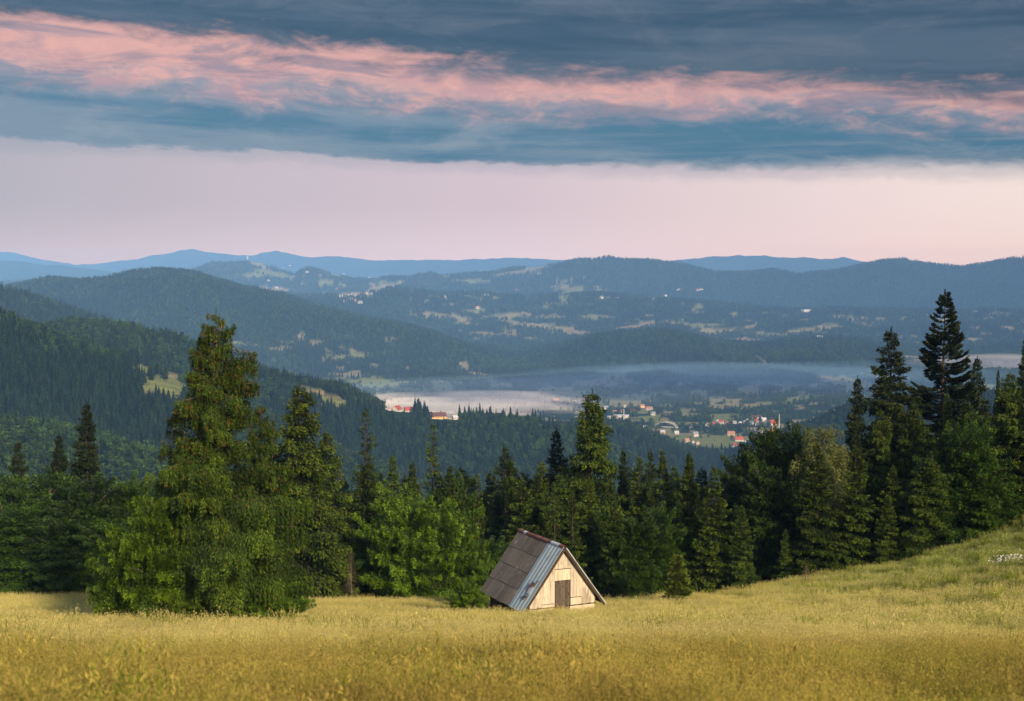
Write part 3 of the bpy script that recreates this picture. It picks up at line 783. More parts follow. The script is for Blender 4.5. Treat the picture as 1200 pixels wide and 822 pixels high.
def far_broad(seed):
    r = np.random.RandomState(seed); n = 330
    H = 12.5; R = 4.2
    cl = 26
    th = r.uniform(0, 6.28, cl); hh = r.uniform(.12, 1, cl)
    rr = R * np.sqrt(np.clip(1 - ((hh - .5) / .56) ** 2, .05, 1)) * r.uniform(.35, .85, cl)
    C = np.stack([rr * np.cos(th), rr * np.sin(th), hh * H * .88], 1)
    I = r.randint(0, cl, n)
    d = r.normal(0, 1, (n, 3)); d /= np.linalg.norm(d, axis=1)[:, None]
    p = C[I] + d * np.array([1.35, 1.35, 1.0]) * r.uniform(.7, 1.1, (n, 1)); p[:, 2] = p[:, 2].clip(.2)
    tv = np.cross(d, r.normal(0, 1, (n, 3))); tv /= np.linalg.norm(tv, axis=1)[:, None]
    V, Fq = sprays(p - tv * .7, tv, np.full(n, 1.4) * r.uniform(.7, 1.2, n), np.full(n, 1.15), d * 2, r)
    return poly_mesh('far_broadleaf', V, Fq, [M_farbroad], np.clip(r.normal(.5, .25, n) + (p[:, 2] / H - .5) * .2, 0, 1))


tmpl = bpy.data.collections.new('far_tree_kinds')
far_meshes = []
for i in range(5):
    me = far_conifer(200 + i); o = bpy.data.objects.new('a_conifer_%d' % i, me); tmpl.objects.link(o); far_meshes.append(me)
for i in range(4):
    me = far_broad(300 + i); o = bpy.data.objects.new('b_broadleaf_%d' % i, me); tmpl.objects.link(o); far_meshes.append(me)


def instancer(name, P3, scale, rot, idx, coll):
    me = bpy.data.meshes.new(name)
    me.vertices.add(len(P3)); me.vertices.foreach_set('co', P3.astype(np.float32).ravel())
    for nm, tp, A in (('isc', 'FLOAT', scale), ('irot', 'FLOAT', rot), ('iidx', 'INT', idx)):
        a = me.attributes.new(nm, tp, 'POINT'); a.data.foreach_set('value', A.astype(np.float32 if tp == 'FLOAT' else np.int32))
    o = obj(name, me)
    ng = bpy.data.node_groups.new(name, 'GeometryNodeTree')
    ng.interface.new_socket('Geometry', in_out='INPUT', socket_type='NodeSocketGeometry')
    ng.interface.new_socket('Geometry', in_out='OUTPUT', socket_type='NodeSocketGeometry')
    N = ng.nodes; Lk = ng.links
    gi = N.new('NodeGroupInput'); go = N.new('NodeGroupOutput')
    ip = N.new('GeometryNodeInstanceOnPoints'); ci = N.new('GeometryNodeCollectionInfo')
    ci.inputs[0].default_value = coll; ci.inputs[1].default_value = True; ci.inputs[2].default_value = True

    def na(nm, dt):
        a = N.new('GeometryNodeInputNamedAttribute'); a.data_type = dt; a.inputs[0].default_value = nm; return a.outputs[0]
    cx = N.new('ShaderNodeCombineXYZ'); Lk.new(na('irot', 'FLOAT'), cx.inputs[2])
    Lk.new(gi.outputs[0], ip.inputs['Points']); Lk.new(ci.outputs[0], ip.inputs['Instance'])
    ip.inputs['Pick Instance'].default_value = True
    Lk.new(na('iidx', 'INT'), ip.inputs['Instance Index'])
    er = N.new('FunctionNodeEulerToRotation'); Lk.new(cx.outputs[0], er.inputs[0]); Lk.new(er.outputs[0], ip.inputs['Rotation'])
    Lk.new(na('isc', 'FLOAT'), ip.inputs['Scale'])
    Lk.new(ip.outputs[0], go.inputs[0])
    md = o.modifiers.new('spread', 'NODES'); md.node_group = ng
    return o


def scatter(Y0, Y1, area, scale, seed, smax=.41):
    r = np.random.RandomState(seed)
    n = int(smax * (Y1 * Y1 - Y0 * Y0) / area)
    Y = np.sqrt(r.uniform(Y0 * Y0, Y1 * Y1, n)); s = r.uniform(-smax, smax, n)
    x = s * Y; z = ground_z(x, Y)
    f, k = field_mask(x, Y, z)
    f = np.where(Y < 500, 0, f)
    i = ((s + SMAX) / (2 * SMAX) * (SX - 1)).astype(int)
    j = np.clip(np.searchsorted(Y_rows, Y * .975) - 1, 0, len(Y_rows) - 1)
    rm = RUNMAX[j, i]
    H = 16 * scale
    vis = (z + H) / Y > rm - .003
    vis &= (z + H) / Y > t_of(610)
    px, py = project(x, Y, z)
    on_floor = (Y > 2350) & (Y < 3790) & (z < FLOOR + 12)
    dens = np.where(on_floor, smooth(-.25, .15, fbm(px / 14.0, py / 3.0, 61, 3)), 1.0)
    dens = np.where((Y > 2900) & (Y < 3560) & (px > 440) & (px < 660), dens * .12, dens)
    keep = (f < .35) & vis & (r.rand(n) < dens)
    # a few lone trees in the fields
    keep |= (f >= .35) & vis & (r.rand(n) < .02) & (Y < 4000) & (Y > 2300)
    # open ground in front of the ridge houses and below the clearings
    ytop = project(x, Y, z + 13)[1]
    for (ax, bx, lim, base) in ((505, 538, 486.5, 496), (450, 486, 478.5, 492), (150, 218, 449, 470), (346, 405, 464, 482)):
        fl = 0 if lim in (449, 464) else 1
        if fl:
            keep &= ~((px > ax) & (px < bx) & (ytop < lim) & (py > 470 if ax == 452 else py > 480) & (Y > 1100) & (Y < 2100) & (py < base + 6))
    x, Y, z, px = x[keep], Y[keep], z[keep], px[keep]
    n = len(x)
    mixn = fbm(x / 170.0, Y / 170.0, 71, 3)
    pc = .62 + .9 * mixn
    pc = np.where((Y > 560) & (Y < 1080), .25 + .6 * mixn, pc)
    pc = np.where((Y > 1080) & (Y < 1450), .50 + 1.4 * mixn, pc)
    pc = np.where((Y > 1480) & (Y < 2300),   .58 + 1.5 * mixn, pc)
    pc = np.where(on_floor[keep], .2, pc)
    con = r.rand(n) < pc
    idx = np.where(con, r.randint(0, 5, n), 5 + r.randint(0, 4, n))
    sc = scale * np.where(con, r.uniform(.5, 1.25, n), r.uniform(.6, 1.15, n)) * np.where(on_floor[keep], .8, 1)
    return np.stack([x, Y, z - .3], 1), sc, r.uniform(0, 6.28, n), idx


parts = [scatter(420, 2330, 21, .80, 1), scatter(2330, 3800, 85, 1.0, 2), scatter(3800, 5300, 75, 1.1, 3), scatter(5300, 8200, 190, 1.4, 4), scatter(8200, 11600, 330, 1.6, 5)]
names = ['hillside_woods', 'valley_woods', 'far_hill_woods', 'middle_hill_woods', 'distant_hill_woods']
RANGES = [(520, 1150), (1150, 2330)]
sky_trees = []
for (P3, sc, rt, ix), nm in zip(parts, names):
    if nm == 'hillside_woods':
        # trees standing on the crest against the valley become single objects
        px, py = project(P3[:, 0], P3[:, 1], P3[:, 2])
        i = ((P3[:, 0] / P3[:, 1] + SMAX) / (2 * SMAX) * (SX - 1)).astype(int)
        tcrest = TG[(Y_rows > 1500) & (Y_rows < 2000)].max(0)[i]
        cr = (P3[:, 1] > 1540) & (P3[:, 1] < 1990) & (P3[:, 2] / P3[:, 1] > tcrest - .0016) & (px > 455) & (px < 800) & (ix < 5)
        cand = np.where(cr)[0]
        cand = cand[np.argsort(-sc[cand] / P3[cand, 1])][:110]
        for q in cand: sky_trees.append((P3[q], sc[q] * 1.3, rt[q], ix[q]))
        keep = np.ones(len(P3), bool); keep[cand] = False
        P3, sc, rt, ix = P3[keep], sc[keep], rt[keep], ix[keep]
    o = instancer(nm, P3, sc, rt, ix, tmpl)
    tag(o, kind='stuff')
    print(nm, len(P3))
for (p, s_, rt, ix) in sky_trees:
    o = obj('ridge_spruce', far_meshes[ix]); o.location = p; o.scale = (s_ * .95, s_ * .95, s_ * 1.1); o.rotation_euler = (0, 0, rt)
    tag(o, 'dark spruce on the crest of the wooded ridge in front of the misty valley', 'spruce', 'spruces along the ridge crest before the mist')


# ------------------------------------------------------------------ grass
def blade_patch(seed, n, hmin, hmax, wid, heads, headsz, size=1.1, lean=.25):
    r = np.random.RandomState(seed)
    p = np.stack([r.uniform(-size / 2, size / 2, n), r.uniform(-size / 2, size / 2, n), np.full(n, -.03)], 1)
    a = r.uniform(0, 6.28, n); h = r.uniform(hmin, hmax, n) ** 1.0
    l = np.abs(r.normal(0, lean, n)) * h + .02
    ld = r.uniform(0, 6.28, n)
    w = np.stack([np.cos(a), np.sin(a), 0 * a], 1) * (wid * r.uniform(.6, 1.4, n))[:, None]
    dv = np.stack([np.cos(ld), np.sin(ld), 0 * a], 1)
    m1 = p + dv * (l * .3)[:, None] + np.array([0, 0, 1.]) * (h * .55)[:, None]
    tp = p + dv * l[:, None] + np.array([0, 0, 1.]) * h[:, None]
    V = np.stack([p - w, p + w, m1 + w * .8, m1 - w * .8, m1 - w * .8, m1 + w * .8, tp + w * .15, tp - w * .15], 1).reshape(-1, 3)
    Fq = np.arange(8 * n).reshape(2 * n, 4)
    tint = np.repeat(np.clip(r.normal(.4, .2, n), 0.05, .8), 2); tint = tint + np.tile([0, .12], n)
    # seed heads
    k = heads
    b = np.stack([r.uniform(-size / 2, size / 2, k), r.uniform(-size / 2, size / 2, k), np.zeros(k)], 1)
    hh = r.uniform(hmax * .75, hmax * 1.2, k); ld = r.uniform(0, 6.28, k); l = np.abs(r.normal(0, lean * .7, k)) * hh
    dv = np.stack([np.cos(ld), np.sin(ld), 0 * ld], 1)
    top = b + dv * l[:, None] + np.array([0, 0, 1.]) * hh[:, None]
    a = r.uniform(0, 6.28, k); w = np.stack([np.cos(a), np.sin(a), 0 * a], 1) * wid * .35
    V2 = np.stack([b - w, b + w, top + w, top - w], 1).reshape(-1, 3)
    F2 = np.arange(4 * k).reshape(k, 4) + len(V)
    # panicle: several small loose flecks
    q = 8
    c = np.repeat(top, q, 0) + r.normal(0, 1, (k * q, 3)) * np.array([.02, .02, .06])
    d = r.normal(0, .5, (k * q, 3)) + np.array([0, 0, 1.]); d /= np.linalg.norm(d, axis=1)[:, None]
    V3, F3 = sprays(c, d, np.full(k * q, headsz * 2.0), np.full(k * q, headsz * .55), np.zeros((k * q, 3)), r)
    V = np.concatenate([V, V2, V3]); Fa = np.concatenate([Fq, F2, F3 + len(V) - len(V3)])
    tint = np.concatenate([tint, np.full(k, .6), np.full(k * q, 1.0) - r.uniform(0, .08, k * q)])
    return V, Fa, tint


def grass_mat(name, uphill=False):
    m, nt = new_mat(name); g = G(nt); pp = pos(g)
    sep = g.n('ShaderNodeSeparateXYZ', i_0=pp); X_, Y_ = sep.outputs[0], sep.outputs[1]
    big = g.noise(g.vmul(pp, (.05, .09, 0)), 1, 3); mid = g.noise(g.vmul(pp, (.35, .5, 0)), 1, 3)
    wob = g.m('MULTIPLY', g.m('SUBTRACT', g.noise(g.vmul(pp, (.10, .16, 0)), 1, 4, .6), .5), 34)
    Y0_ = Y_; Y_ = g.m('ADD', Y_, wob); r_o = orand(g); fine = g.noise(g.vmul(pp, (3, 3, 3)), 1, 2)
    t = g.attr('tint').outputs['Fac']
    # stem/blade colours: dull green to straw
    green = g.mix(t, (0.15, 0.21, 0.014), (0.42, 0.50, 0.05))
    straw = g.mix(t, (0.38, 0.39, 0.055), (0.76, 0.76, 0.17))
    # how dry: more straw beyond 45 m, a fresh green strip at 38-50 m, reddish seed-heads close up
    dry = g.m('ADD', g.m('ADD', g.m('MULTIPLY', big, .9), g.m('MULTIPLY', mid, .8)), g.m('MULTIPLY', g.m('SUBTRACT', r_o, .5), .35))
    strip = g.m('MULTIPLY', g.ss(Y_, 25, 34), g.m('SUBTRACT', 1.0, g.ss(Y_, 44, 62)))
    hill = g.m('MULTIPLY', g.ss(X_, 14, 34), g.ss(Y_, 60, 100))
    dry = g.m('SUBTRACT', dry, g.m('MULTIPLY', strip, .40)); dry = g.m('SUBTRACT', dry, g.m('MULTIPLY', hill, .55))
    dry = g.m('SUBTRACT', dry, g.m('MULTIPLY', g.m('SUBTRACT', 1.0, g.ss(Y0_, 16, 26)), .25))
    dry = g.m('ADD', dry, g.m('MULTIPLY', g.ss(Y_, 60, 95), .20))
    dfac = g.ss(dry, .70, 1.18)
    c = g.mix(dfac, green, straw)
    red = g.m('MULTIPLY', g.m('SUBTRACT', 1.0, g.ss(Y_, 22, 37)), g.ss(g.m('ADD', mid, g.m('MULTIPLY', big, .6)), .70, .90))
    c = g.mix(g.m('MULTIPLY', red, .62), c, (0.46, 0.30, 0.085))
    headc = g.mix(big, (0.68, 0.55, 0.23), (0.74, 0.68, 0.27))
    headc = g.mix(g.ss(Y_, 20, 36), g.mix(mid, (0.34, 0.36, 0.06), (0.60, 0.41, 0.14)), headc)
    headc = g.mix(g.m('MULTIPLY', hill, .8), headc, (.42, .48, .16))
    c = g.mix(g.ss(t, .88, .92), c, headc)
    pt = g.noise(g.vmul(pp, (.22, .4, 0)), 1, 3, .6)
    k = g.m('MULTIPLY', g.m('ADD', g.m('MULTIPLY', fine, 1.1), .42), g.m('ADD', g.m('MULTIPLY', g.ss(pt, .36, .62), .36), .80))
    c = g.mix(1.0, c, g.vec(k, k, k), 'MULTIPLY')
    b = g.n('ShaderNodeBsdfDiffuse'); g.set(b, 0, c)
    tr = g.n('ShaderNodeBsdfTranslucent'); g.set(tr, 0, c)
    mx = g.n('ShaderNodeMixShader'); mx.inputs[0].default_value = .48
    nt.links.new(b.outputs[0], mx.inputs[1]); nt.links.new(tr.outputs[0], mx.inputs[2])
    o = g.n('ShaderNodeOutputMaterial'); nt.links.new(mx.outputs[0], o.inputs[0])
    return m


M_grass = grass_mat('meadow_grass_blades')
gcoll = bpy.data.collections.new('grass_kinds')
for i in range(4):
    V, Fa, tn = blade_patch(400 + i, 1150, .20, .50, .0042, 240, .013)
    gcoll.objects.link(bpy.data.objects.new('a_near_%d' % i, poly_mesh('grass_patch', V, Fa, [M_grass], tn)))
for i in range(4):
    V, Fa, tn = blade_patch(410 + i, 620, .16, .38, .010, 90, .024, size=1.5)
    gcoll.objects.link(bpy.data.objects.new('b_far_%d' % i, poly_mesh('grass_patch', V, Fa, [M_grass], tn)))
for i in range(3):
    V, Fa, tn = blade_patch(430 + i, 70, .25, .60, .016, 16, .030, size=1.3, lean=.5)
    tn = np.where(tn < .88, tn * .35, tn)
    gcoll.objects.link(bpy.data.objects.new('c_weed_%d' % i, poly_mesh('grass_patch', V, Fa, [M_grass], tn)))
r = np.random.RandomState(5)
GP, GS, GI = [], [], []
for (y0, y1, step, lo) in ((9, 48, .72, 0), (48, 136, 1.0, 4)):
    gy, gx = np.meshgrid(np.arange(y0, y1, step), np.arange(-62, 62, step), indexing='ij')
    gx = gx + r.uniform(-.4, .4, gx.shape) * step; gy = gy + r.uniform(-.4, .4, gy.shape) * step
    k = np.abs(gx) < .41 * gy + 10
    gx, gy = gx[k], gy[k]
    # nothing grows inside the hut
    lx = (gx - 3.35) * .906 + (gy - 88) * .423; ly = -(gx - 3.35) * .423 + (gy - 88) * .906
    k = ~((np.abs(lx) < 2.9) & (ly > -.15) & (ly < 6.9))
    gx, gy = gx[k], gy[k]
    GP.append(np.stack([gx, gy, near_z(gx, gy)], 1))
    hs = 1 + .45 * fbm(gx / 4, gy / 4, 83, 3) + .4 * fbm(gx / 1.3, gy / 1.3, 84, 2) + r.uniform(-.1, .1, len(gx))
    hs = hs * (1 + .25 * smooth(40, 25, gy))
    hs = hs * (1 + .35 * (r.rand(len(gx)) < .12)) * r.uniform(.75, 1.12, len(gx)); GS.append(hs.clip(.45, 1.3)); GI.append(lo + r.randint(0, 4, len(gx)))
gy = r.uniform(11, 75, 900); gx = r.uniform(-.4, .4, 900) * gy
k = (fbm(gx / 5, gy / 5, 88, 2) > .05) & ~((np.abs(gx - 3) < 6) & (gy > 80))
gx, gy = gx[k], gy[k]
GP.append(np.stack([gx, gy, near_z(gx, gy)], 1)); GS.append(r.uniform(.8, 1.5, len(gx))); GI.append(8 + r.randint(0, 3, len(gx)))
GP = np.concatenate(GP); GS = np.concatenate(GS); GI = np.concatenate(GI)
print('grass patches', len(GP))
o = instancer('meadow_grass', GP, GS, r.uniform(0, 6.28, len(GP)), GI, gcoll); tag(o, kind='stuff')

# white flowers on the slope
M_petal, nt = new_mat('white_petals'); G(nt).out_bsdf((.72, .72, .66), .8, .1)
fp = []
for (cx, cy, rx, ry, n) in ((985, 650, 34, 3.0, 120), (1018, 646, 30, 2.2, 60), (1186, 655, 20, 3.2, 170), (1172, 659, 14, 2, 60), (960, 656, 12, 2, 25), (1140, 648, 40, 3, 40), (925, 662, 30, 2, 15)):
    for _ in range(int(n * .7)):
        px = cx + r.normal(0, rx * .5); py = cy + r.normal(0, ry * .5)
        s = float(s_of(px, py)); t = float(t_of(py))
        Ys = np.linspace(60, 128, 400); zz = near_z(s * Ys, Ys) + .45
        ok = np.where(t * Ys <= zz)[0]
        if len(ok): fp.append((s * Ys[ok[0]], Ys[ok[0]], zz[ok[0]] + r.uniform(.05, .2)))
fp = np.array(fp); n = len(fp)
d = r.normal(0, .5, (n, 3)) + np.array([0, -.3, 1.]); d /= np.linalg.norm(d, axis=1)[:, None]
tv = np.cross(d, r.normal(0, 1, (n, 3))); tv /= np.linalg.norm(tv, axis=1)[:, None]
V, Fq = sprays(fp - tv * .06, tv, np.full(n, .10), np.full(n, .085), d * 3, r)
tag(obj('white_flowers', poly_mesh('white_flowers', V, Fq, [M_petal])), kind='stuff')


# ------------------------------------------------------------------ solid box helper
class MB:
    def __init__(s): s.v = []; s.f = []; s.m = []

    def box(s, x0, x1, y0, y1, z0, z1, mi=0):
        k = len(s.v)
        s.v += [(x0, y0, z0), (x1, y0, z0), (x1, y1, z0), (x0, y1, z0), (x0, y0, z1), (x1, y0, z1), (x1, y1, z1), (x0, y1, z1)]
        s.f += [(k, k + 3, k + 2, k + 1), (k + 4, k + 5, k + 6, k + 7), (k, k + 1, k + 5, k + 4), (k + 1, k + 2, k + 6, k + 5), (k + 2, k + 3, k + 7, k + 6), (k + 3, k, k + 4, k + 7)]
        s.m += [mi] * 6

    def hexa(s, p, mi=0):
        """eight corners, bottom four then top four"""
        k = len(s.v); s.v += [tuple(q) for q in p]
        s.f += [(k, k + 3, k + 2, k + 1), (k + 4, k + 5, k + 6, k + 7), (k, k + 1, k + 5, k + 4), (k + 1, k + 2, k + 6, k + 5), (k + 2, k + 3, k + 7, k + 6), (k + 3, k, k + 4, k + 7)]
        s.m += [mi] * 6

    def pieces(s, name, mats, parent, groups=None):
        """one object for each eight-cornered piece, or for each side of x = 0"""
        out = {}
        for i in range(0, len(s.v), 8):
            key = (sum(p[0] for p in s.v[i:i + 8]) > 0) if groups == 'x' else i
            m_ = out.setdefault(key, MB()); m_.hexa(s.v[i:i + 8])
        return [m_.build(name, mats, parent) for m_ in out.values()]

    def build(s, name, mats, parent=None):
        me = bpy.data.meshes.new(name); me.from_pydata(s.v, [], s.f)
        for q in (mats if isinstance(mats, list) else [mats]): me.materials.append(q)
        me.polygons.foreach_set('material_index', s.m); me.update()
        return obj(name, me, parent)


def wood_mat(name, a, b, dark, stain=.5):
    m, nt = new_mat(name); g = G(nt); oc = objc(g)
    gr = g.noise(g.vmul(oc, (22, 22, 1.6)), 1, 5, .65); st = g.noise(g.vmul(oc, (1.4, 1.4, .7)), 1, 5, .6)
    fl = g.noise(g.vmul(oc, (7, 7, 1.2)), 1, 4, .7)
    isl = g.n('ShaderNodeNewGeometry').outputs['Random Per Island']
    c = g.mix(isl, a, b)
    c = g.mix(g.m('MULTIPLY', g.ss(gr, .48, .62), .45), c, dark)
    c = g.mix(g.m('MULTIPLY', g.ss(st, .50, .64), stain * .6), c, dark)
    c = g.mix(g.m('MULTIPLY', g.ss(fl, .56, .64), .6), c, dark)
    g.out_bsdf(c, .85, .15, gr, .4, .01)
    return m


M_cream = wood_mat('weathered_cream_boards', (0.47, 0.42, 0.36), (0.60, 0.54, 0.46), (0.17, 0.135, 0.105), .95)
M_plinth = wood_mat('whitewashed_boards', (0.50, 0.44, 0.35), (0.60, 0.54, 0.44), (0.35, 0.27, 0.19), .4)
M_door = wood_mat('grey_door_boards', (0.06, 0.05, 0.042), (0.13, 0.105, 0.09), (0.04, 0.03, 0.025), .6)
M_darkwood = wood_mat('dark_old_wood', (0.035, 0.024, 0.018), (0.085, 0.06, 0.045), (0.015, 0.011, 0.009), .6)


def sheet_mat(name, a, b, patch, rough=.85, spec=.2, amt=.5, metal=0.0):
    m, nt = new_mat(name); g = G(nt); oc = objc(g)
    n = g.noise(oc, 1.4, 6, .65); n2 = g.noise(g.vmul(oc, (2, 14, 1)), 1, 4, .6)
    isl = g.n('ShaderNodeNewGeometry').outputs['Random Per Island']
    c = g.mix(isl, a, b); c = g.mix(g.m('MULTIPLY', g.ss(n, .5, .60), amt), c, patch)
    c = g.mix(g.m('MULTIPLY', g.ss(n2, .5, .75), amt * .7), c, patch)
    g.out_bsdf(c, rough, spec, n2, .3, .01, metal)
    return m


def asb_mat():
    m, nt = new_mat('grey_corrugated_sheet'); g = G(nt); oc = objc(g)
    isl = g.n('ShaderNodeNewGeometry').outputs['Random Per Island']
    lon = g.noise(g.vmul(oc, (.5, 16, .5)), 1, 4, .65); lon2 = g.noise(g.vmul(oc, (1.2, 45, 1.2)), 1, 3, .6)
    blot = g.noise(oc, 1.6, 6, .7); sp2 = g.noise(oc, 14, 4, .7)
    c = g.mix(isl, (0.085, 0.083, 0.081), (0.165, 0.157, 0.148))
    c = g.mix(g.m('MULTIPLY', g.ss(lon, .42, .62), .65), c, (0.055, 0.046, 0.04))
    c = g.mix(g.m('MULTIPLY', g.ss(lon2, .5, .7), .5), c, (0.25, 0.22, 0.185))
    c = g.mix(g.m('MULTIPLY', g.ss(blot, .56, .72), .6), c, (0.33, 0.29, 0.25))
    c = g.mix(g.m('MULTIPLY', g.ss(sp2, .55, .7), .45), c, (0.06, 0.055, 0.045))
    g.out_bsdf(c, .9, .1, sp2, .3, .01)
    return m


M_asb = asb_mat()
M_blue = sheet_mat('pale_blue_tin', (0.26, 0.36, 0.42), (0.33, 0.42, 0.48), (0.14, 0.18, 0.20), .5, .4, .35)
M_rust = sheet_mat('rusty_ridge_tin', (0.13, 0.045, 0.032), (0.18, 0.07, 0.05), (0.26, 0.16, 0.13), .7, .3)
M_paletin = sheet_mat('bright_tin', (0.42, 0.50, 0.56), (0.5, 0.57, 0.62), (0.22, 0.14, 0.10), .5, .4, .5)

# ------------------------------------------------------------------ the hut
hx, hy = 3.30, 88.0
hz = float(near_z(hx, hy)) - .12
hut = empty('wooden_hut', (hx, hy, hz), math.radians(25), label='small A-shaped wooden hut with cream gable and grey and blue roof', cat='hut')
RZ, EZ, EW, LEN = 4.55, .70, 2.87, 6.6
WW = 2.3; WY = .28          # wall half width, set back from the roof edge


def roof_z(x): return RZ - (RZ - EZ) * abs(x) / EW


def gable(name, y0, y1, z0, mats, x0=-WW, x1=WW, bw=.19, seed=1, cut=None, parent=hut, drop=.10):
    rr = random.Random(seed); mb = MB(); x = x0
    while x < x1 - .02:
        w = min(bw * rr.uniform(.8, 1.2), x1 - x); xa, xb = x + .004, x + w - .004
        if xa < 0 < xb:
            xb = 0; w = 0.0 - x; 
        za, zb = roof_z(xa) - drop, roof_z(xb) - drop
        dz = z0 + rr.uniform(-.015, .015); dy = rr.uniform(0, .012)
        lo = dz
        if cut and xb > cut[0] and xa < cut[1]: lo = cut[2]
        if min(za, zb) > lo + .02:
            mb.hexa([(xa, y0 - dy, lo), (xb, y0 - dy, lo), (xb, y1, lo), (xa, y1, lo), (xa, y0 - dy, za), (xb, y0 - dy, zb), (xb, y1, zb), (xa, y1, za)])
        x += w
    return mb.build(name, mats, parent)


o = gable('gable_wall', WY, WY + .05, .80, M_cream, seed=3, cut=(-.53, .49, 2.42)); tag(o, 'cream vertical boards of the front gable')
mb = MB(); rr = random.Random(4); x = -WW + .02
while x < WW - .05:
    w = rr.uniform(.3, .6)
    if x < .52 and x + w > -.56:
        if x < -.56: w = -.56 - x
        else:
            x = .52; continue
    w = min(w, WW - x)
    if w > .03: mb.box(x + .003, x + w - .003, WY + .03 - rr.uniform(0, .02), WY + .08, -.3, .74 + rr.uniform(-.01, .01))
    x += w
mb.pieces('plinth_boards', M_plinth, hut, 'x')
mb = MB(); mb.box(-WW - .02, -.58, WY - .035, WY + .05, .745, .79); mb.box(.54, WW + .02, WY - .035, WY + .05, .745, .79); mb.pieces('ledge_board', M_darkwood, hut)
mb = MB(); mb.box(-.74, -.532, WY + .004, WY + .044, .80, 2.42); mb.box(.492, .70, WY + .004, WY + .044, .80, 2.42); mb.pieces('jamb_board', M_cream, hut)
# panel over the door, patches beside it
mb = MB()
for x in np.arange(-.56, .5, .27): mb.box(x + .003, x + .267, WY - .03, WY, 2.43, 3.12)
o = mb.build('lintel_panel', M_plinth, hut); tag(o, 'paler boards over the door')
mb = MB(); mb.box(-.60, .56, WY - .05, WY - .001, 3.125, 3.16); mb.box(-1.45, -.62, WY - .03, WY - .001, .98, 1.01); mb.box(.54, 1.32, WY - .04, WY - .001, 1.26, 1.29); mb.pieces('batten_and_shadow_line', M_darkwood, hut)  # top strip: shadow line over the door panel, built as dark wood
mb = MB(); mb.box(.55, 1.30, WY - .022, WY - .002, .81, 1.25); mb.box(-1.42, -.63, WY - .022, WY - .002, .80, .97); mb.pieces('patch_board', M_plinth, hut)
# door
mb = MB(); rr = random.Random(8)
for i, x in enumerate(np.arange(-.53, .49, .17)):
    mb.box(x + .004, x + .166, WY - .03 + rr.uniform(0, .015), WY + .01, .80, 2.40)
door = mb.build('door', M_door, hut)
mb = MB()
mb.box(-.53, .49, WY - .055, WY - .032, 1.1, 1.2); mb.box(-.53, .49, WY - .055, WY - .032, 2.0, 2.1); mb.pieces('door_batten', M_door, door)
mb = MB(); mb.box(.36, .40, WY - .075, WY - .056, 1.45, 1.62); mb.build('latch', M_darkwood, door)
mb = MB()
for x in np.arange(-.53, .40, .25): mb.box(x + .003, x + .25, WY - .01, WY + .04, -.3, .76)
mb.build('door_sill_boards', M_door, hut)
mb = MB(); mb.box(-.56, -.535, WY - .045, WY + .03, .76, 2.42); mb.box(.495, .535, WY - .045, WY + .03, .76, 2.42); mb.pieces('door_frame', M_darkwood, hut)
# sides and back
for sx, nm in ((-1, 'side_wall'), (1, 'side_wall')):
    mb = MB(); y = WY + .06; rr = random.Random(20 + sx)
    while y < LEN - .3:
        w = min(rr.uniform(.16, .26), LEN - .3 - y)
        xa, xb = sx * WW, sx * (WW - .05)
        mb.box(min(xa, xb), max(xa, xb), y + .004, y + w - .004, -.3, roof_z(WW) - .12 - rr.uniform(0, .02)); y += w
    mb.build(nm, M_darkwood, hut)
gable('back_wall', LEN - .35, LEN - .30, -.3, M_darkwood, seed=9)
mb = MB()
for y in (WY + .5, 2.4, 4.3, 6.0):
    for sx in (-1, 1):
        mb.box(sx * WW - .07, sx * WW + .07, y, y + .1, roof_z(WW) - .30, roof_z(WW) - .16)
mb.pieces('beam_end', M_darkwood, hut)

# roof: local frame of a slope: u along the ridge (y), v down the slope
SLL = math.hypot(EW, RZ - EZ)


def slope_pt(sx, y, v, h=0.0):
    """v metres below the ridge along the slope, h metres above the slope"""
    x = sx * EW * v / SLL; z = RZ - (RZ - EZ) * v / SLL
    nx = sx * (RZ - EZ) / SLL; nz = EW / SLL
    return (x + nx * h, y, z + nz * h)


def corrugated(sx, y0, y1, v0, v1, h0, h1, amp, wl, mats, name=None, holes=None, V=None, Fc=None, rnd=0):
    n = max(4, int((y1 - y0) / wl * 6)); k = len(V)
    for i in range(n + 1):
        y = y0 + (y1 - y0) * i / n; w = amp * math.cos(2 * math.pi * y / wl)
        V.append(slope_pt(sx, y, v0, h0 + w)); V.append(slope_pt(sx, y, v1, h1 + w)); 
        V.append(slope_pt(sx, y, v0, h0 + w - .008)); V.append(slope_pt(sx, y, v1, h1 + w - .008))
    for i in range(n):
        a = k + 4 * i; b = a + 4
        Fc.append((a, a + 1, b + 1, b)); Fc.append((a + 2, b + 2, b + 3, a + 3)); Fc.append((a + 1, a + 3, b + 3, b + 1)); Fc.append((a, b, b + 2, a + 2))
    a = k; b = k + 4 * n
    Fc.append((a, a + 2, a + 3, a + 1)); Fc.append((b, b + 1, b + 3, b + 2))


def pyobj(name, V, Fc, mat, parent):
    me = bpy.data.meshes.new(name); me.from_pydata(V, [], Fc)
    for q in (mat if isinstance(mat, list) else [mat]): me.materials.append(q)
    me.update(); return obj(name, me, parent)


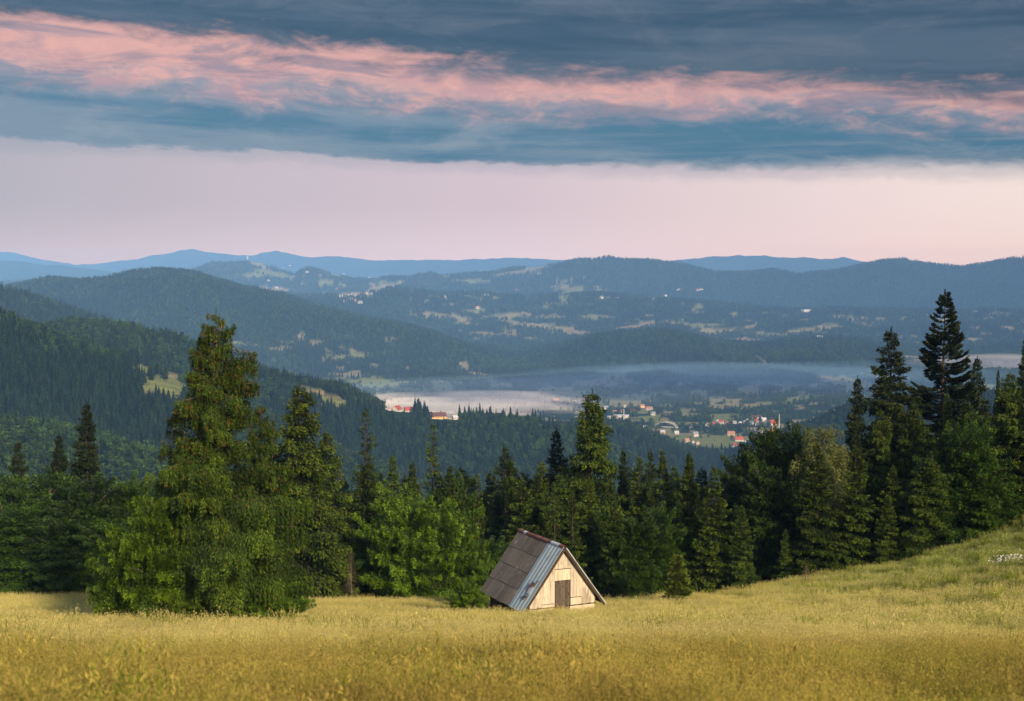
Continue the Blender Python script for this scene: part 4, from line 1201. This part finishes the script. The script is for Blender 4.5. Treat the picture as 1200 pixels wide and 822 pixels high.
rr = random.Random(12)
V = []; Fc = []
rows = 4
for row in range(rows):
    v0 = SLL * row / rows - (.08 if row else 0); v1 = SLL * (row + 1) / rows + (.04 if row < rows - 1 else rr.uniform(.0, .03))
    y = 2.15
    c = 0
    while y < LEN - .1:
        w = min(.93, LEN - y)
        dv = rr.uniform(-.025, .025); dh = rr.uniform(0, .012)
        corrugated(-1, y + .0, y + w + .0 - .008, v0, v1 + dv + (rr.uniform(0, .05) if row == rows - 1 else 0), .03 + dh + (.0 if row else .0), .055 + dh, .013, .177, None, V=V, Fc=Fc)
        y += w; c += 1
roof = pyobj('roof_sheets', V, Fc, M_asb, hut); tag(roof, 'grey corrugated sheets on the near slope')
# blue tin strip
V = []; Fc = []
for (v0, v1, hh) in ((-.0, SLL * .58, .05), (SLL * .56, SLL + .03, .035)):
    y = 0.0; i = 0
    while y < 2.14:
        w = min(.43, 2.16 - y)
        k = len(V)
        for (ya, h) in ((y, 0), (y + .012, .022), (y + .024, 0), (y + w - .002, 0)):
            V.append(slope_pt(-1, ya, v0, hh + h)); V.append(slope_pt(-1, ya, v1, hh - .012 + h))
        for q in range(3): Fc.append((k + 2 * q, k + 2 * q + 1, k + 2 * q + 3, k + 2 * q + 2))
        y += w
blue = pyobj('tin_strip', V, Fc, M_blue, hut); tag(blue, 'pale blue tin strip along the front of the roof')
# torn place with patch and loose slats on the blue strip
V = []; Fc = []


def patch(sx, ya, yb, va, vb, h, dh=0.0, th=.02):
    k = len(V)
    for (y, v, e) in ((ya, va, 0), (yb, va, 0), (yb, vb, dh), (ya, vb, dh)):
        V.append(slope_pt(sx, y, v, h + e)); V.append(slope_pt(sx, y, v, h + e - th))
    Fc.extend([(k, k + 2, k + 4, k + 6), (k + 1, k + 7, k + 5, k + 3), (k, k + 1, k + 3, k + 2), (k + 2, k + 3, k + 5, k + 4), (k + 4, k + 5, k + 7, k + 6), (k + 6, k + 7, k + 1, k)])


patch(-1, .62, 1.02, 2.92, 3.20, .11, .05); patch(-1, .74, 1.10, 3.2, 3.55, .075)
pyobj('rust_patch', V, Fc, M_rust, blue)
V = []; Fc = []
patch(-1, .42, .90, 3.12, 3.62, .13, -.03); pyobj('torn_tin', V, Fc, M_paletin, blue)
V = []; Fc = []
patch(-1, .30, .42, 2.62, 3.08, .14, .02); patch(-1, .55, .98, 3.78, 3.92, .10, .03); patch(-1, .80, .95, 3.9, 4.12, .09); patch(-1, .52, .95, 2.85, 2.92, .15)
pyobj('loose_slat', V, Fc, M_door, blue)
# far slope, ridge and edge boards
V = []; Fc = []
for row in range(3):
    corrugated(1, 0, LEN, SLL * row / 3, SLL * (row + 1) / 3 + .05, .03, .05, .012, .177, None, V=V, Fc=Fc)
pyobj('far_roof_sheets', V, Fc, M_asb, hut)
mb = MB()
for sx in (-1, 1):   # boarding under the sheets
    for i in range(14):
        v0 = SLL * i / 14 + .01; v1 = SLL * (i + 1) / 14 - .01
        p = [slope_pt(sx, .03, v0, -.04), slope_pt(sx, .03, v1, -.04), slope_pt(sx, LEN - .05, v1, -.04), slope_pt(sx, LEN - .05, v0, -.04)]
        q = [slope_pt(sx, .03, v0, -.005), slope_pt(sx, .03, v1, -.005), slope_pt(sx, LEN - .05, v1, -.005), slope_pt(sx, LEN - .05, v0, -.005)]
        mb.hexa(p + q)
mb.pieces('roof_boarding', M_darkwood, hut, 'x')
mb = MB()
for sx in (-1, 1):
    p = [slope_pt(sx, -.03, 0.02, -.13), slope_pt(sx, -.03, SLL + .0, -.13), slope_pt(sx, 0.02, SLL, -.13), slope_pt(sx, .02, 0.02, -.13)]
    q = [slope_pt(sx, -.03, 0.02, .02), slope_pt(sx, -.03, SLL, .02), slope_pt(sx, .02, SLL, .02), slope_pt(sx, .02, 0.02, .02)]
    mb.hexa(p + q)
mb.pieces('barge_board', M_darkwood, hut, 'x')
mb = MB()
p = [slope_pt(1, -.05, .1, .03), slope_pt(1, -.05, SLL + .05, .03), slope_pt(1, .1, SLL + .05, .03), slope_pt(1, .1, .1, .03)]
q = [slope_pt(1, -.05, .1, .075), slope_pt(1, -.05, SLL + .05, .075), slope_pt(1, .1, SLL + .05, .075), slope_pt(1, .1, .1, .075)]
mb.hexa(p + q); mb.build('edge_flashing', M_paletin, hut)
segs = [(0.0, .62, 0), (.62, 1.75, 1), (1.75, 3.0, 0), (3.0, 4.3, 0), (4.3, 5.35, 0), (5.35, 5.75, 1), (5.75, LEN, 0)]
for (a, b, k) in segs:
    V = []; Fc = []; n = 8; lift = rr.uniform(0, .02)
    for yy in (a, b - .01):
        for hh in (0, -.012):
            for i in range(n + 1):
                th = math.pi * (-.12 + 1.24 * i / n); rad = .13 + hh
                V.append((-rad * math.cos(th) * 1.1, yy, RZ - .03 + lift + rad * math.sin(th)))
    for i in range(n):
        Fc.append((i, i + 1, 2 * (n + 1) + i + 1, 2 * (n + 1) + i)); Fc.append((n + 1 + i, 3 * (n + 1) + i, 3 * (n + 1) + i + 1, n + 2 + i))
        Fc.append((i, n + 1 + i, n + 2 + i, i + 1)); Fc.append((2 * (n + 1) + i, 2 * (n + 1) + i + 1, 3 * (n + 1) + i + 1, 3 * (n + 1) + i))
    o = pyobj('ridge_cap', V, Fc, M_paletin if k else M_rust, hut)
    tag(o, 'bright tin ridge piece' if k else 'rusty brown ridge piece')


# ------------------------------------------------------------------ houses of the valley
def flat(name, c, rough=.8):
    m, nt = new_mat(name); g = G(nt); n = g.noise(objc(g), .6, 3)
    g.out_bsdf(g.mix(n, tuple(q * .85 for q in c), tuple(min(1, q * 1.1) for q in c)), rough, .2); return m


W_ = {'white': flat('white_render', (.56, .53, .50)), 'cream': flat('cream_render', (.52, .43, .34)), 'ochre': flat('ochre_render', (.80, .50, .22))}
R_ = {'red': flat('red_roof', (.38, .08, .06)), 'brown': flat('brown_roof', (.12, .06, .05)), 'grey': flat('grey_roof', (.25, .26, .28)), 'orange': flat('orange_roof', (.42, .20, .13)), 'white': flat('white_roof', (.5, .51, .55))}
M_glass = flat('dark_window', (.03, .035, .04), .2)


def house_mesh(L, Wd, Hh, RH, wall, roof, win=True):
    mb = MB(); l, w = L / 2, Wd / 2
    mb.box(-l, l, -w, w, -1.5, Hh)
    k = len(mb.v); mb.v += [(-l, -w, Hh), (-l, w, Hh), (-l, 0, Hh + RH), (l, -w, Hh), (l, w, Hh), (l, 0, Hh + RH)]
    mb.f += [(k, k + 2, k + 1), (k + 3, k + 4, k + 5)]; mb.m += [0, 0]
    rb = MB(); e = .5; t = .25
    for sy in (-1, 1):
        zl = Hh - e * RH / w
        p = [(-l - e, 0, Hh + RH), (l + e, 0, Hh + RH), (l + e, sy * (w + e), zl), (-l - e, sy * (w + e), zl)]
        q = [(a, b, c + t) for a, b, c in p]
        rb.hexa(p + q)
    wn = MB()
    if win:
        for x in np.arange(-l + 1.5, l - 1, 3.0):
            wn.box(x, x + 1.1, -w - .05, -w - .01, 1.0, 2.3)
            if Hh > 5: wn.box(x, x + 1.1, -w - .05, -w - .01, 3.8, 5.0)
    return mb, rb, wn


HM = {}


def house(px, py, L, Wd, Hh, RH, wall, roof, rz, label, cat='house', group=None, name='house', ymin=1100.0):
    p = hit(px, py, ymin)
    if p is None: return
    o = empty(name, p, rz, label=label, cat=cat, group=group)
    key = (L, Wd, Hh, RH, wall, roof)
    if key not in HM:
        a, b, c = house_mesh(L, Wd, Hh, RH, wall, roof)
        w = a.build('wall', W_[wall], o); r_ = b.build('roof', R_[roof], o); c2 = c.build('window', M_glass, w)
        HM[key] = (w.data, r_.data, c2.data)
    else:
        d = HM[key]; w = obj('wall', d[0], o); obj('roof', d[1], o); obj('window', d[2], w)
    return o


# farmstead on the near ridge
house(514, 491, 17, 9, 3.2, 4.2, 'ochre', 'brown', .15, 'farmhouse with long brown roof and ochre gable on the wooded ridge', name='farmhouse')
house(527, 491, 10, 7, 3.0, 2.6, 'white', 'grey', -.5, 'white outbuilding beside the brown-roofed farmhouse on the ridge', 'outbuilding', name='outbuilding')
house(533, 492, 6, 5, 2.6, 2.0, 'white', 'white', .6, 'smaller pale shed past the white outbuilding on the ridge', 'shed', name='shed')
house(465, 482.5, 11, 8, 3, 4, 'white', 'red', 1.2, 'steep red-roofed house in the trees on the ridge, nearer the bare field', name='house')
house(479, 483, 10, 7, 2.6, 3.4, 'white', 'red', .3, 'red-roofed house in the trees on the ridge, nearer the farmhouse', name='house')
house(457, 481, 7, 6, 2.6, 3, 'white', 'red', .3, 'smallest red roof peeping out of the trees on the ridge', name='house')
# named houses of the valley
house(815, 512, 9, 8, 5, 4, 'white', 'grey', .2, 'white house with grey roof alone on the far side of the green field')
house(857, 511, 12, 10, 4, 4.5, 'cream', 'orange', -.3, 'pinkish house with a wide orange roof at the edge of the green field')
house(866, 517, 15, 9, 3, 4.5, 'white', 'red', .1, 'bright red barn roof in the green field', 'barn', name='barn')
house(887, 518, 11, 8, 4, 4, 'white', 'grey', -.6, 'white house with grey roof below the end of the green field')
house(904, 509, 9, 9, 5, 5, 'ochre', 'orange', .8, 'orange-roofed house just over the dark beech')
house(906, 501, 11, 11, 8, 6, 'cream', 'red', .1, 'tall pale building by the slender mast', 'building', name='building')
house(891, 509, 12, 9, 4, 4, 'cream', 'grey', .4, 'cream house near the treetop of the dark beech')
house(728, 490, 30, 14, 5, 1.6, 'white', 'white', .02, 'long low white factory hall at the end of the wooded ridge', 'hall', name='factory_hall', ymin=2200)
house(651, 473, 14, 10, 6, 5, 'cream', 'orange', .3, 'lone peach-coloured house in the edge of the mist')
house(500, 454, 18, 10, 4, 3, 'white', 'red', .1, 'pale pink house by the light green field beyond the ridge', ymin=2300)
house(752, 478, 11, 8, 4, 3, 'ochre', 'orange', .2, 'house with a glowing ochre wall above the arched bridge', ymin=2300)
house(761, 481, 12, 9, 4, 4, 'white', 'orange', -.4, 'small white house right of the ochre-walled one')
house(740, 483, 13, 8, 3, 3, 'cream', 'red', 0, 'long red-roofed house left of the ochre-walled one')
house(945, 366, 52, 20, 8, 5, 'white', 'white', .0, 'white farm buildings in a row on top of the far wooded rise', 'building', name='building', ymin=5000)
clusters = [
    ('village houses among trees below the green field', 'small village house below the green field', 2200,
     [(805, 518), (813, 520), (818, 521), (833, 530), (841, 530), (845, 536), (853, 536), (850, 539), (856, 531), (858, 527), (878, 539), (847, 533), (862, 524), (873, 521), (801, 523), (820, 529), (777, 508), (770, 509), (793, 509)], (7.5, 6, 3, 3)),
    ('row of village houses beyond the green field', 'small house in the far village row beyond the green field', 2300,
     [(829, 500), (836, 500), (845, 497), (852, 499), (860, 498), (867, 499), (873, 497), (876, 495), (880, 498), (886, 496), (890, 491), (895, 494), (811, 502), (899, 500), (841, 496), (883, 492), (756, 504), (888, 499)], (9, 7, 4, 3.5)),
    ('village houses at the edge of the mist', 'small valley house at the edge of the mist, behind the broad tall spruce', 2300,
     [(669, 475), (673, 473), (684, 472), (710, 480), (720, 485), (722, 491), (713, 492), (655, 478), (668, 479), (679, 476), (664, 470), (729, 484), (765, 487), (700, 483), (733, 478)], (10, 7, 4, 3.5)),
    ('houses of the hilltop village', 'tiny pale house of the village on the distant hill', 6000,
     [(300, 340), (306, 341), (311, 339), (317, 340), (324, 338), (329, 341), (340, 312), (332, 315), (395, 340), (403, 322), (410, 346), (411, 352), (415, 354), (422, 356), (425, 349), (430, 345), (290, 304), (418, 347), (405, 355), (436, 346),
      (360, 320), (375, 324), (433, 326), (399, 348), (315, 330), (345, 325)], (20, 12, 6, 6)),
    ('scattered farms on the far hills', 'tiny pale farm on the far hills', 5000,
     [(591, 318), (795, 341), (818, 341), (822, 340), (606, 341), (642, 314), (672, 345), (560, 362), (1123, 406), (1128, 409), (1110, 418), (960, 447), (780, 348), (632, 322), (705, 350), (520, 348), (570, 347)], (20, 12, 6, 6)),
]
rr = random.Random(33)
for grp, lab, ymin, pts, (L, Wd, Hh, RH) in clusters:
    for (px, py) in pts:
        wall = rr.choice(['white', 'white', 'cream']); roof = rr.choice(['red', 'orange', 'grey', 'brown', 'grey', 'white'])
        house(px, py, L, Wd, Hh, RH, wall, roof, rr.choice([0, .3, -.4, .9, 1.4]), lab, group=grp, ymin=ymin)

# arched bridge, masts
p = hit(781, 501, 2250)
br = empty('arched_bridge', p, -.5, label='pale arched bridge spanning the valley floor', cat='bridge')
W_arch = flat('bridge_paint', (.5, .5, .5))
k = p.y / F
for off in (-4, 4):
    a = np.linspace(0, math.pi, 21)
    tv, tf = tubes([(np.stack([-np.cos(a) * 13 * k, 0 * a + off, np.sin(a) * 6.0 * k], 1), np.full(21, .6))], 6)
    obj('arch', poly_mesh('arch', tv, tf, [W_arch]), br)
mb = MB(); mb.box(-14 * k, 14 * k, -4.6, 4.6, .2, .9); mb.build('deck', W_arch, br)
for (px, py, h, lab) in ((913, 505, 20, 'slender tall mast beside the tall pale building in the village'), (731, 493, 13, 'thin mast beside the long white factory hall')):
    p = hit(px, py, 2250); H = h * p.y / F
    o = empty('mast', p, 0, label=lab, cat='mast')
    tv, tf = tubes([(np.array([[0, 0, 0], [0, 0, H * .5], [0, 0, H]]), np.array([1.3, 1.0, .6]))], 6)
    obj('pole', poly_mesh('pole', tv, tf, [W_arch]), o)
p = hit(290, 305, 8000)
if p:
    o = empty('lookout_tower', p, 0, label='tiny lookout tower on top of the distant village hill', cat='tower')
    mb = MB(); mb.box(-6, 6, -6, 6, 0, 34); mb.build('tower_body', W_['cream'], o)
    mb = MB(); mb.box(-9, 9, -9, 9, 34.02, 42); mb.build('tower_cabin', W_['white'], o)


# ------------------------------------------------------------------ air: haze and mist
def vol_mat(name, col, dens, aniso=-0.4):
    m, nt = new_mat(name); g = G(nt)
    v = g.n('ShaderNodeVolumePrincipled'); v.inputs['Color'].default_value = (*col, 1); v.inputs['Density'].default_value = dens
    v.inputs['Anisotropy'].default_value = aniso
    o = g.n('ShaderNodeOutputMaterial'); nt.links.new(v.outputs[0], o.inputs['Volume'])
    return m


ZT = float(Zg.max()) + 14
BETA = 5.6e-5
HAZE_COL = (0.215, 0.47, 1.0)
HZ = (0.33, 0.58, 0.88)
print('top', ZT, 'bottom', Zg.min())
mb = MB(); mb.box(-11200, 11200, -120, 17600, float(Zg.min()) - 2, ZT)
tag(mb.build('haze', vol_mat('haze', HAZE_COL, BETA)), kind='stuff')


def mist(name, px, py, Y, rx, ry, z, rz_, dens, sd=0, col=(1.0, 0.97, 1.0), an=-.6):
    bm = bmesh.new(); bmesh.ops.create_icosphere(bm, subdivisions=3, radius=1)
    s = float(s_of(px, py))
    for v in bm.verts:
        n = 1 + .5 * float(fbm(np.array([v.co.x * 1.6 + 5]), np.array([v.co.y * 1.6 + v.co.z]), 9 + sd, 3)[0])
        v.co = Vector((v.co.x * rx * n + s * Y, v.co.y * ry * n + Y, v.co.z * rz_ * n + z))
    me = bpy.data.meshes.new(name); bm.to_mesh(me); bm.free()
    me.materials.append(vol_mat(name, col, dens, an)); tag(obj(name, me), kind='stuff')


for k_ in range(8):
    f_ = (1.6, 1.35, 1.15, 1.0, .85, .7, .5, .3)[k_]; q_ = (k_ * 37 % 11 - 5) * 12.0
    mist('valley_mist', 560, 474, 3190 + q_, 195 * f_, 210 * f_, -302, 15 * f_, 2.3e-3, k_)
    mist('valley_mist', 690, 460, 3560 + q_, 520 * f_, 300 * f_, -304, 30 * f_, 2.1e-4, k_ + 20, (.42, .66, 1.0), -.4)
    mist('valley_mist', 870, 455, 3760 + q_, 560 * f_, 260 * f_, -304, 44 * f_, 2.5e-4, k_ + 40, (.33, .60, 1.0), -.4)
    mist('valley_mist', 1175, 440, 4500 + q_, 260 * f_, 220 * f_, -303, 26 * f_, 5.0e-4, k_ + 60, (.92, .93, 1.0))

# ------------------------------------------------------------------ sky, sun, camera
SUN_EL, SUN_AZ = math.radians(22), math.radians(205 - 360)   # azimuth from +Y clockwise: behind the camera, a little to its right
sun_dir = Vector((math.sin(math.radians(152)) * math.cos(SUN_EL), math.cos(math.radians(152)) * math.cos(SUN_EL), math.sin(SUN_EL)))
w = bpy.data.worlds.new('World'); SC.world = w; w.use_nodes = True
nt = w.node_tree
for n in list(nt.nodes): nt.nodes.remove(n)
g = G(nt)
tc = g.n('ShaderNodeTexCoord').outputs['Generated']
sep = g.n('ShaderNodeSeparateXYZ', i_0=tc)
X_, Y_, Z_ = sep.outputs
el = g.m('ARCSINE', Z_); az = g.m('ARCTAN2', X_, Y_)
e = g.m('ADD', el, g.m('MULTIPLY', az, .034))
azc = g.m('MULTIPLY', az, 1.0)


def nz_(ka, ke, seed, scale=1, det=6, rough=.6):
    return g.noise(g.vec(g.m('MULTIPLY', azc, ka), g.m('MULTIPLY', e, ke), seed), scale, det, rough, 2.0, .6)


def srgb(h):
    h = h.lstrip('#'); v = [int(h[i:i + 2], 16) / 255 for i in (0, 2, 4)]
    return tuple(c / 12.92 if c <= .04045 else ((c + .055) / 1.055) ** 2.4 for c in v)


rgt = g.m('DIVIDE', g.m('ADD', az, .36), .72, clamp=True)
low = g.ramp(rgt, [(0, srgb('#b0acb8')), (.5, srgb('#d3c2cc')), (.9, srgb('#f2e0de')), (1, srgb('#f4e4e0'))])
hor = g.ramp(rgt, [(0, srgb('#c4b6be')), (.5, srgb('#e2d2da')), (.9, srgb('#f6e0e0')), (1, srgb('#f8e4e2'))])
clear = g.mix(g.ss(el, .005, .05), hor, low)
wz = g.noise(g.vec(g.m('MULTIPLY', azc, 7), g.m('MULTIPLY', e, 26), 3.3), 1, 4, .6)
e0 = e
nA = nz_(5, 26, 1.7); nB = nz_(15, 48, 4.1, det=8, rough=.62); nC = nz_(3.4, 46, 8.3); nD = nz_(50, 110, 12.0, det=6, rough=.6)
c1 = g.m('SUBTRACT', nA, .5); c2 = g.m('SUBTRACT', nB, .5); c4 = g.m('SUBTRACT', nD, .5)
# blue-grey layer
e1 = g.m('ADD', e, g.m('ADD', g.m('MULTIPLY', c1, .016), g.m('ADD', g.m('MULTIPLY', c2, .012), g.m('MULTIPLY', c4, .009))))
edge = g.m('ADD', .0775, g.m('MULTIPLY', g.ss(az, -.05, .30), .010))
blue = g.mix(g.ss(nC, .38, .62), srgb('#4f7b97'), srgb('#7a90a4'))
blue = g.mix(g.m('MULTIPLY', g.ss(nB, .48, .72), .5), blue, srgb('#94a2b0'))
sky = g.mix(g.m('MULTIPLY', g.ss(e1, .064, .074), .30), clear, blue)
sky = g.mix(g.ss(e1, .0735, edge), sky, blue)
# pink band
cen = g.m('ADD', e, g.m('ADD', g.m('MULTIPLY', c1, .040), g.m('ADD', g.m('MULTIPLY', c2, .038), g.m('MULTIPLY', c4, .020))))
lowedge = g.ss(cen, .099, .127)
thick = g.m('SUBTRACT', g.m('SUBTRACT', .150, g.m('MULTIPLY', g.ss(az, .10, .36), .009)), g.m('MULTIPLY', g.ss(az, -.36, .10), .0150))
cenu = g.m('ADD', e, g.m('ADD', g.m('MULTIPLY', c1, .030), g.m('ADD', g.m('MULTIPLY', c2, .042), g.m('MULTIPLY', c4, .012))))
pinkc = g.mix(g.ss(cen, .110, .138), srgb('#a19ba8'), srgb('#dba9a4'))
pinkc = g.mix(g.m('MULTIPLY', g.ss(nB, .47, .66), .70), pinkc, srgb('#b394a0'))
pinkc = g.mix(g.m('MULTIPLY', g.ss(nD, .45, .70), .45), pinkc, srgb('#f0b5a9'))
pinkc = g.mix(g.m('MULTIPLY', g.ss(nz_(9, 42, 21.0, det=7, rough=.62), .50, .62), .72), pinkc, srgb('#8c8698'))
sky = g.mix(lowedge, sky, pinkc)
# dark slate layer above
dark = g.mix(g.ss(nC, .35, .62), srgb('#3d5a72'), srgb('#536a80'))
dark = g.mix(g.m('MULTIPLY', g.ss(nB, .45, .70), .5), dark, srgb('#6b7789'))
dk = g.ss(g.m('SUBTRACT', cenu, thick), -.006, .012)
sky = g.mix(dk, sky, dark)
# higher up broken cloud and open blue
up = g.mix(g.ss(g.noise(tc, 2.2, 6, .6), .42, .62), (.22, .34, .60), (.40, .44, .55))
sky = g.mix(g.ss(el, .26, .55), sky, up)
# sunset side behind the camera: warm glow
glow = g.m('MULTIPLY', g.ss(g.m('MULTIPLY', Y_, -1.0), .1, .9), g.m('SUBTRACT', 1.0, g.ss(el, .1, .75)))
sky = g.mix(g.m('MULTIPLY', glow, .75), sky, (1.2, .80, .55))
# the air in front of the low sky adds and takes light; the sky beyond it is what remains
path = g.m('DIVIDE', ZT, g.m('MAXIMUM', Z_, ZT / 17500.0))
Tr = g.m('EXPONENT', g.m('MULTIPLY', path, -BETA))
hz = g.mix(1.0, g.vec(*HZ), g.vec(*([g.m('SUBTRACT', 1.0, Tr)] * 3)), 'MULTIPLY')
dif = g.mix(1.0, sky, hz, 'SUBTRACT')
k1 = g.m('DIVIDE', 1.0, Tr)
skyb = g.mix(1.0, dif, g.vec(k1, k1, k1), 'MULTIPLY')
sky = g.mix(g.ss(Y_, .0, .4), sky, skyb)
below = g.ss(g.m('MULTIPLY', el, -1.0), .0, .03)
sky = g.mix(below, sky, (.10, .10, .06))
st = g.n('ShaderNodeTexSky'); st.sky_type = 'NISHITA'; st.sun_disc = False
st.sun_elevation = SUN_EL; st.sun_rotation = math.atan2(sun_dir.x, sun_dir.y)
b1 = g.n('ShaderNodeBackground'); g.set(b1, 0, sky); b1.inputs[1].default_value = 1.0 / 2 ** .4
b2 = g.n('ShaderNodeBackground'); g.set(b2, 0, st.outputs[0]); b2.inputs[1].default_value = 0.004
ad = g.n('ShaderNodeAddShader'); nt.links.new(b1.outputs[0], ad.inputs[0]); nt.links.new(b2.outputs[0], ad.inputs[1])
wo = g.n('ShaderNodeOutputWorld'); nt.links.new(ad.outputs[0], wo.inputs[0])
w.cycles.sampling_method = 'MANUAL'; w.cycles.sample_map_resolution = 512

sl = bpy.data.lights.new('sun', 'SUN'); sl.energy = 5.0; sl.angle = math.radians(5); sl.color = (1.0, .78, .50)
so = bpy.data.objects.new('sun', sl); COL.objects.link(so)
so.rotation_euler = (-sun_dir).to_track_quat('-Z', 'Y').to_euler()

cam = bpy.data.cameras.new('camera'); co = bpy.data.objects.new('camera', cam); COL.objects.link(co)
cam.lens = 36.0 * F / 1200; cam.sensor_width = 36; cam.clip_start = .1; cam.clip_end = 80000
co.location = (0, 0, 0); co.rotation_euler = (math.pi / 2 - PITCH, 0, 0)
cam.dof.use_dof = True; cam.dof.focus_distance = 95; cam.dof.aperture_fstop = 2.0
SC.camera = co

SC.render.engine = 'CYCLES'
cy = SC.cycles
cy.max_bounces = 5; cy.diffuse_bounces = 2; cy.glossy_bounces = 1; cy.transmission_bounces = 2; cy.volume_bounces = 2; cy.transparent_max_bounces = 4
cy.use_denoising = True
try:
    cy.denoiser = 'OPENIMAGEDENOISE'; cy.denoising_prefilter = 'ACCURATE'; cy.denoising_input_passes = 'RGB_ALBEDO_NORMAL'
except Exception: pass
cy.sample_clamp_indirect = 4
vs = SC.view_settings; vs.view_transform = 'Standard'; vs.look = 'None'; vs.exposure = 0.4; vs.gamma = 1; vs.use_curve_mapping = False
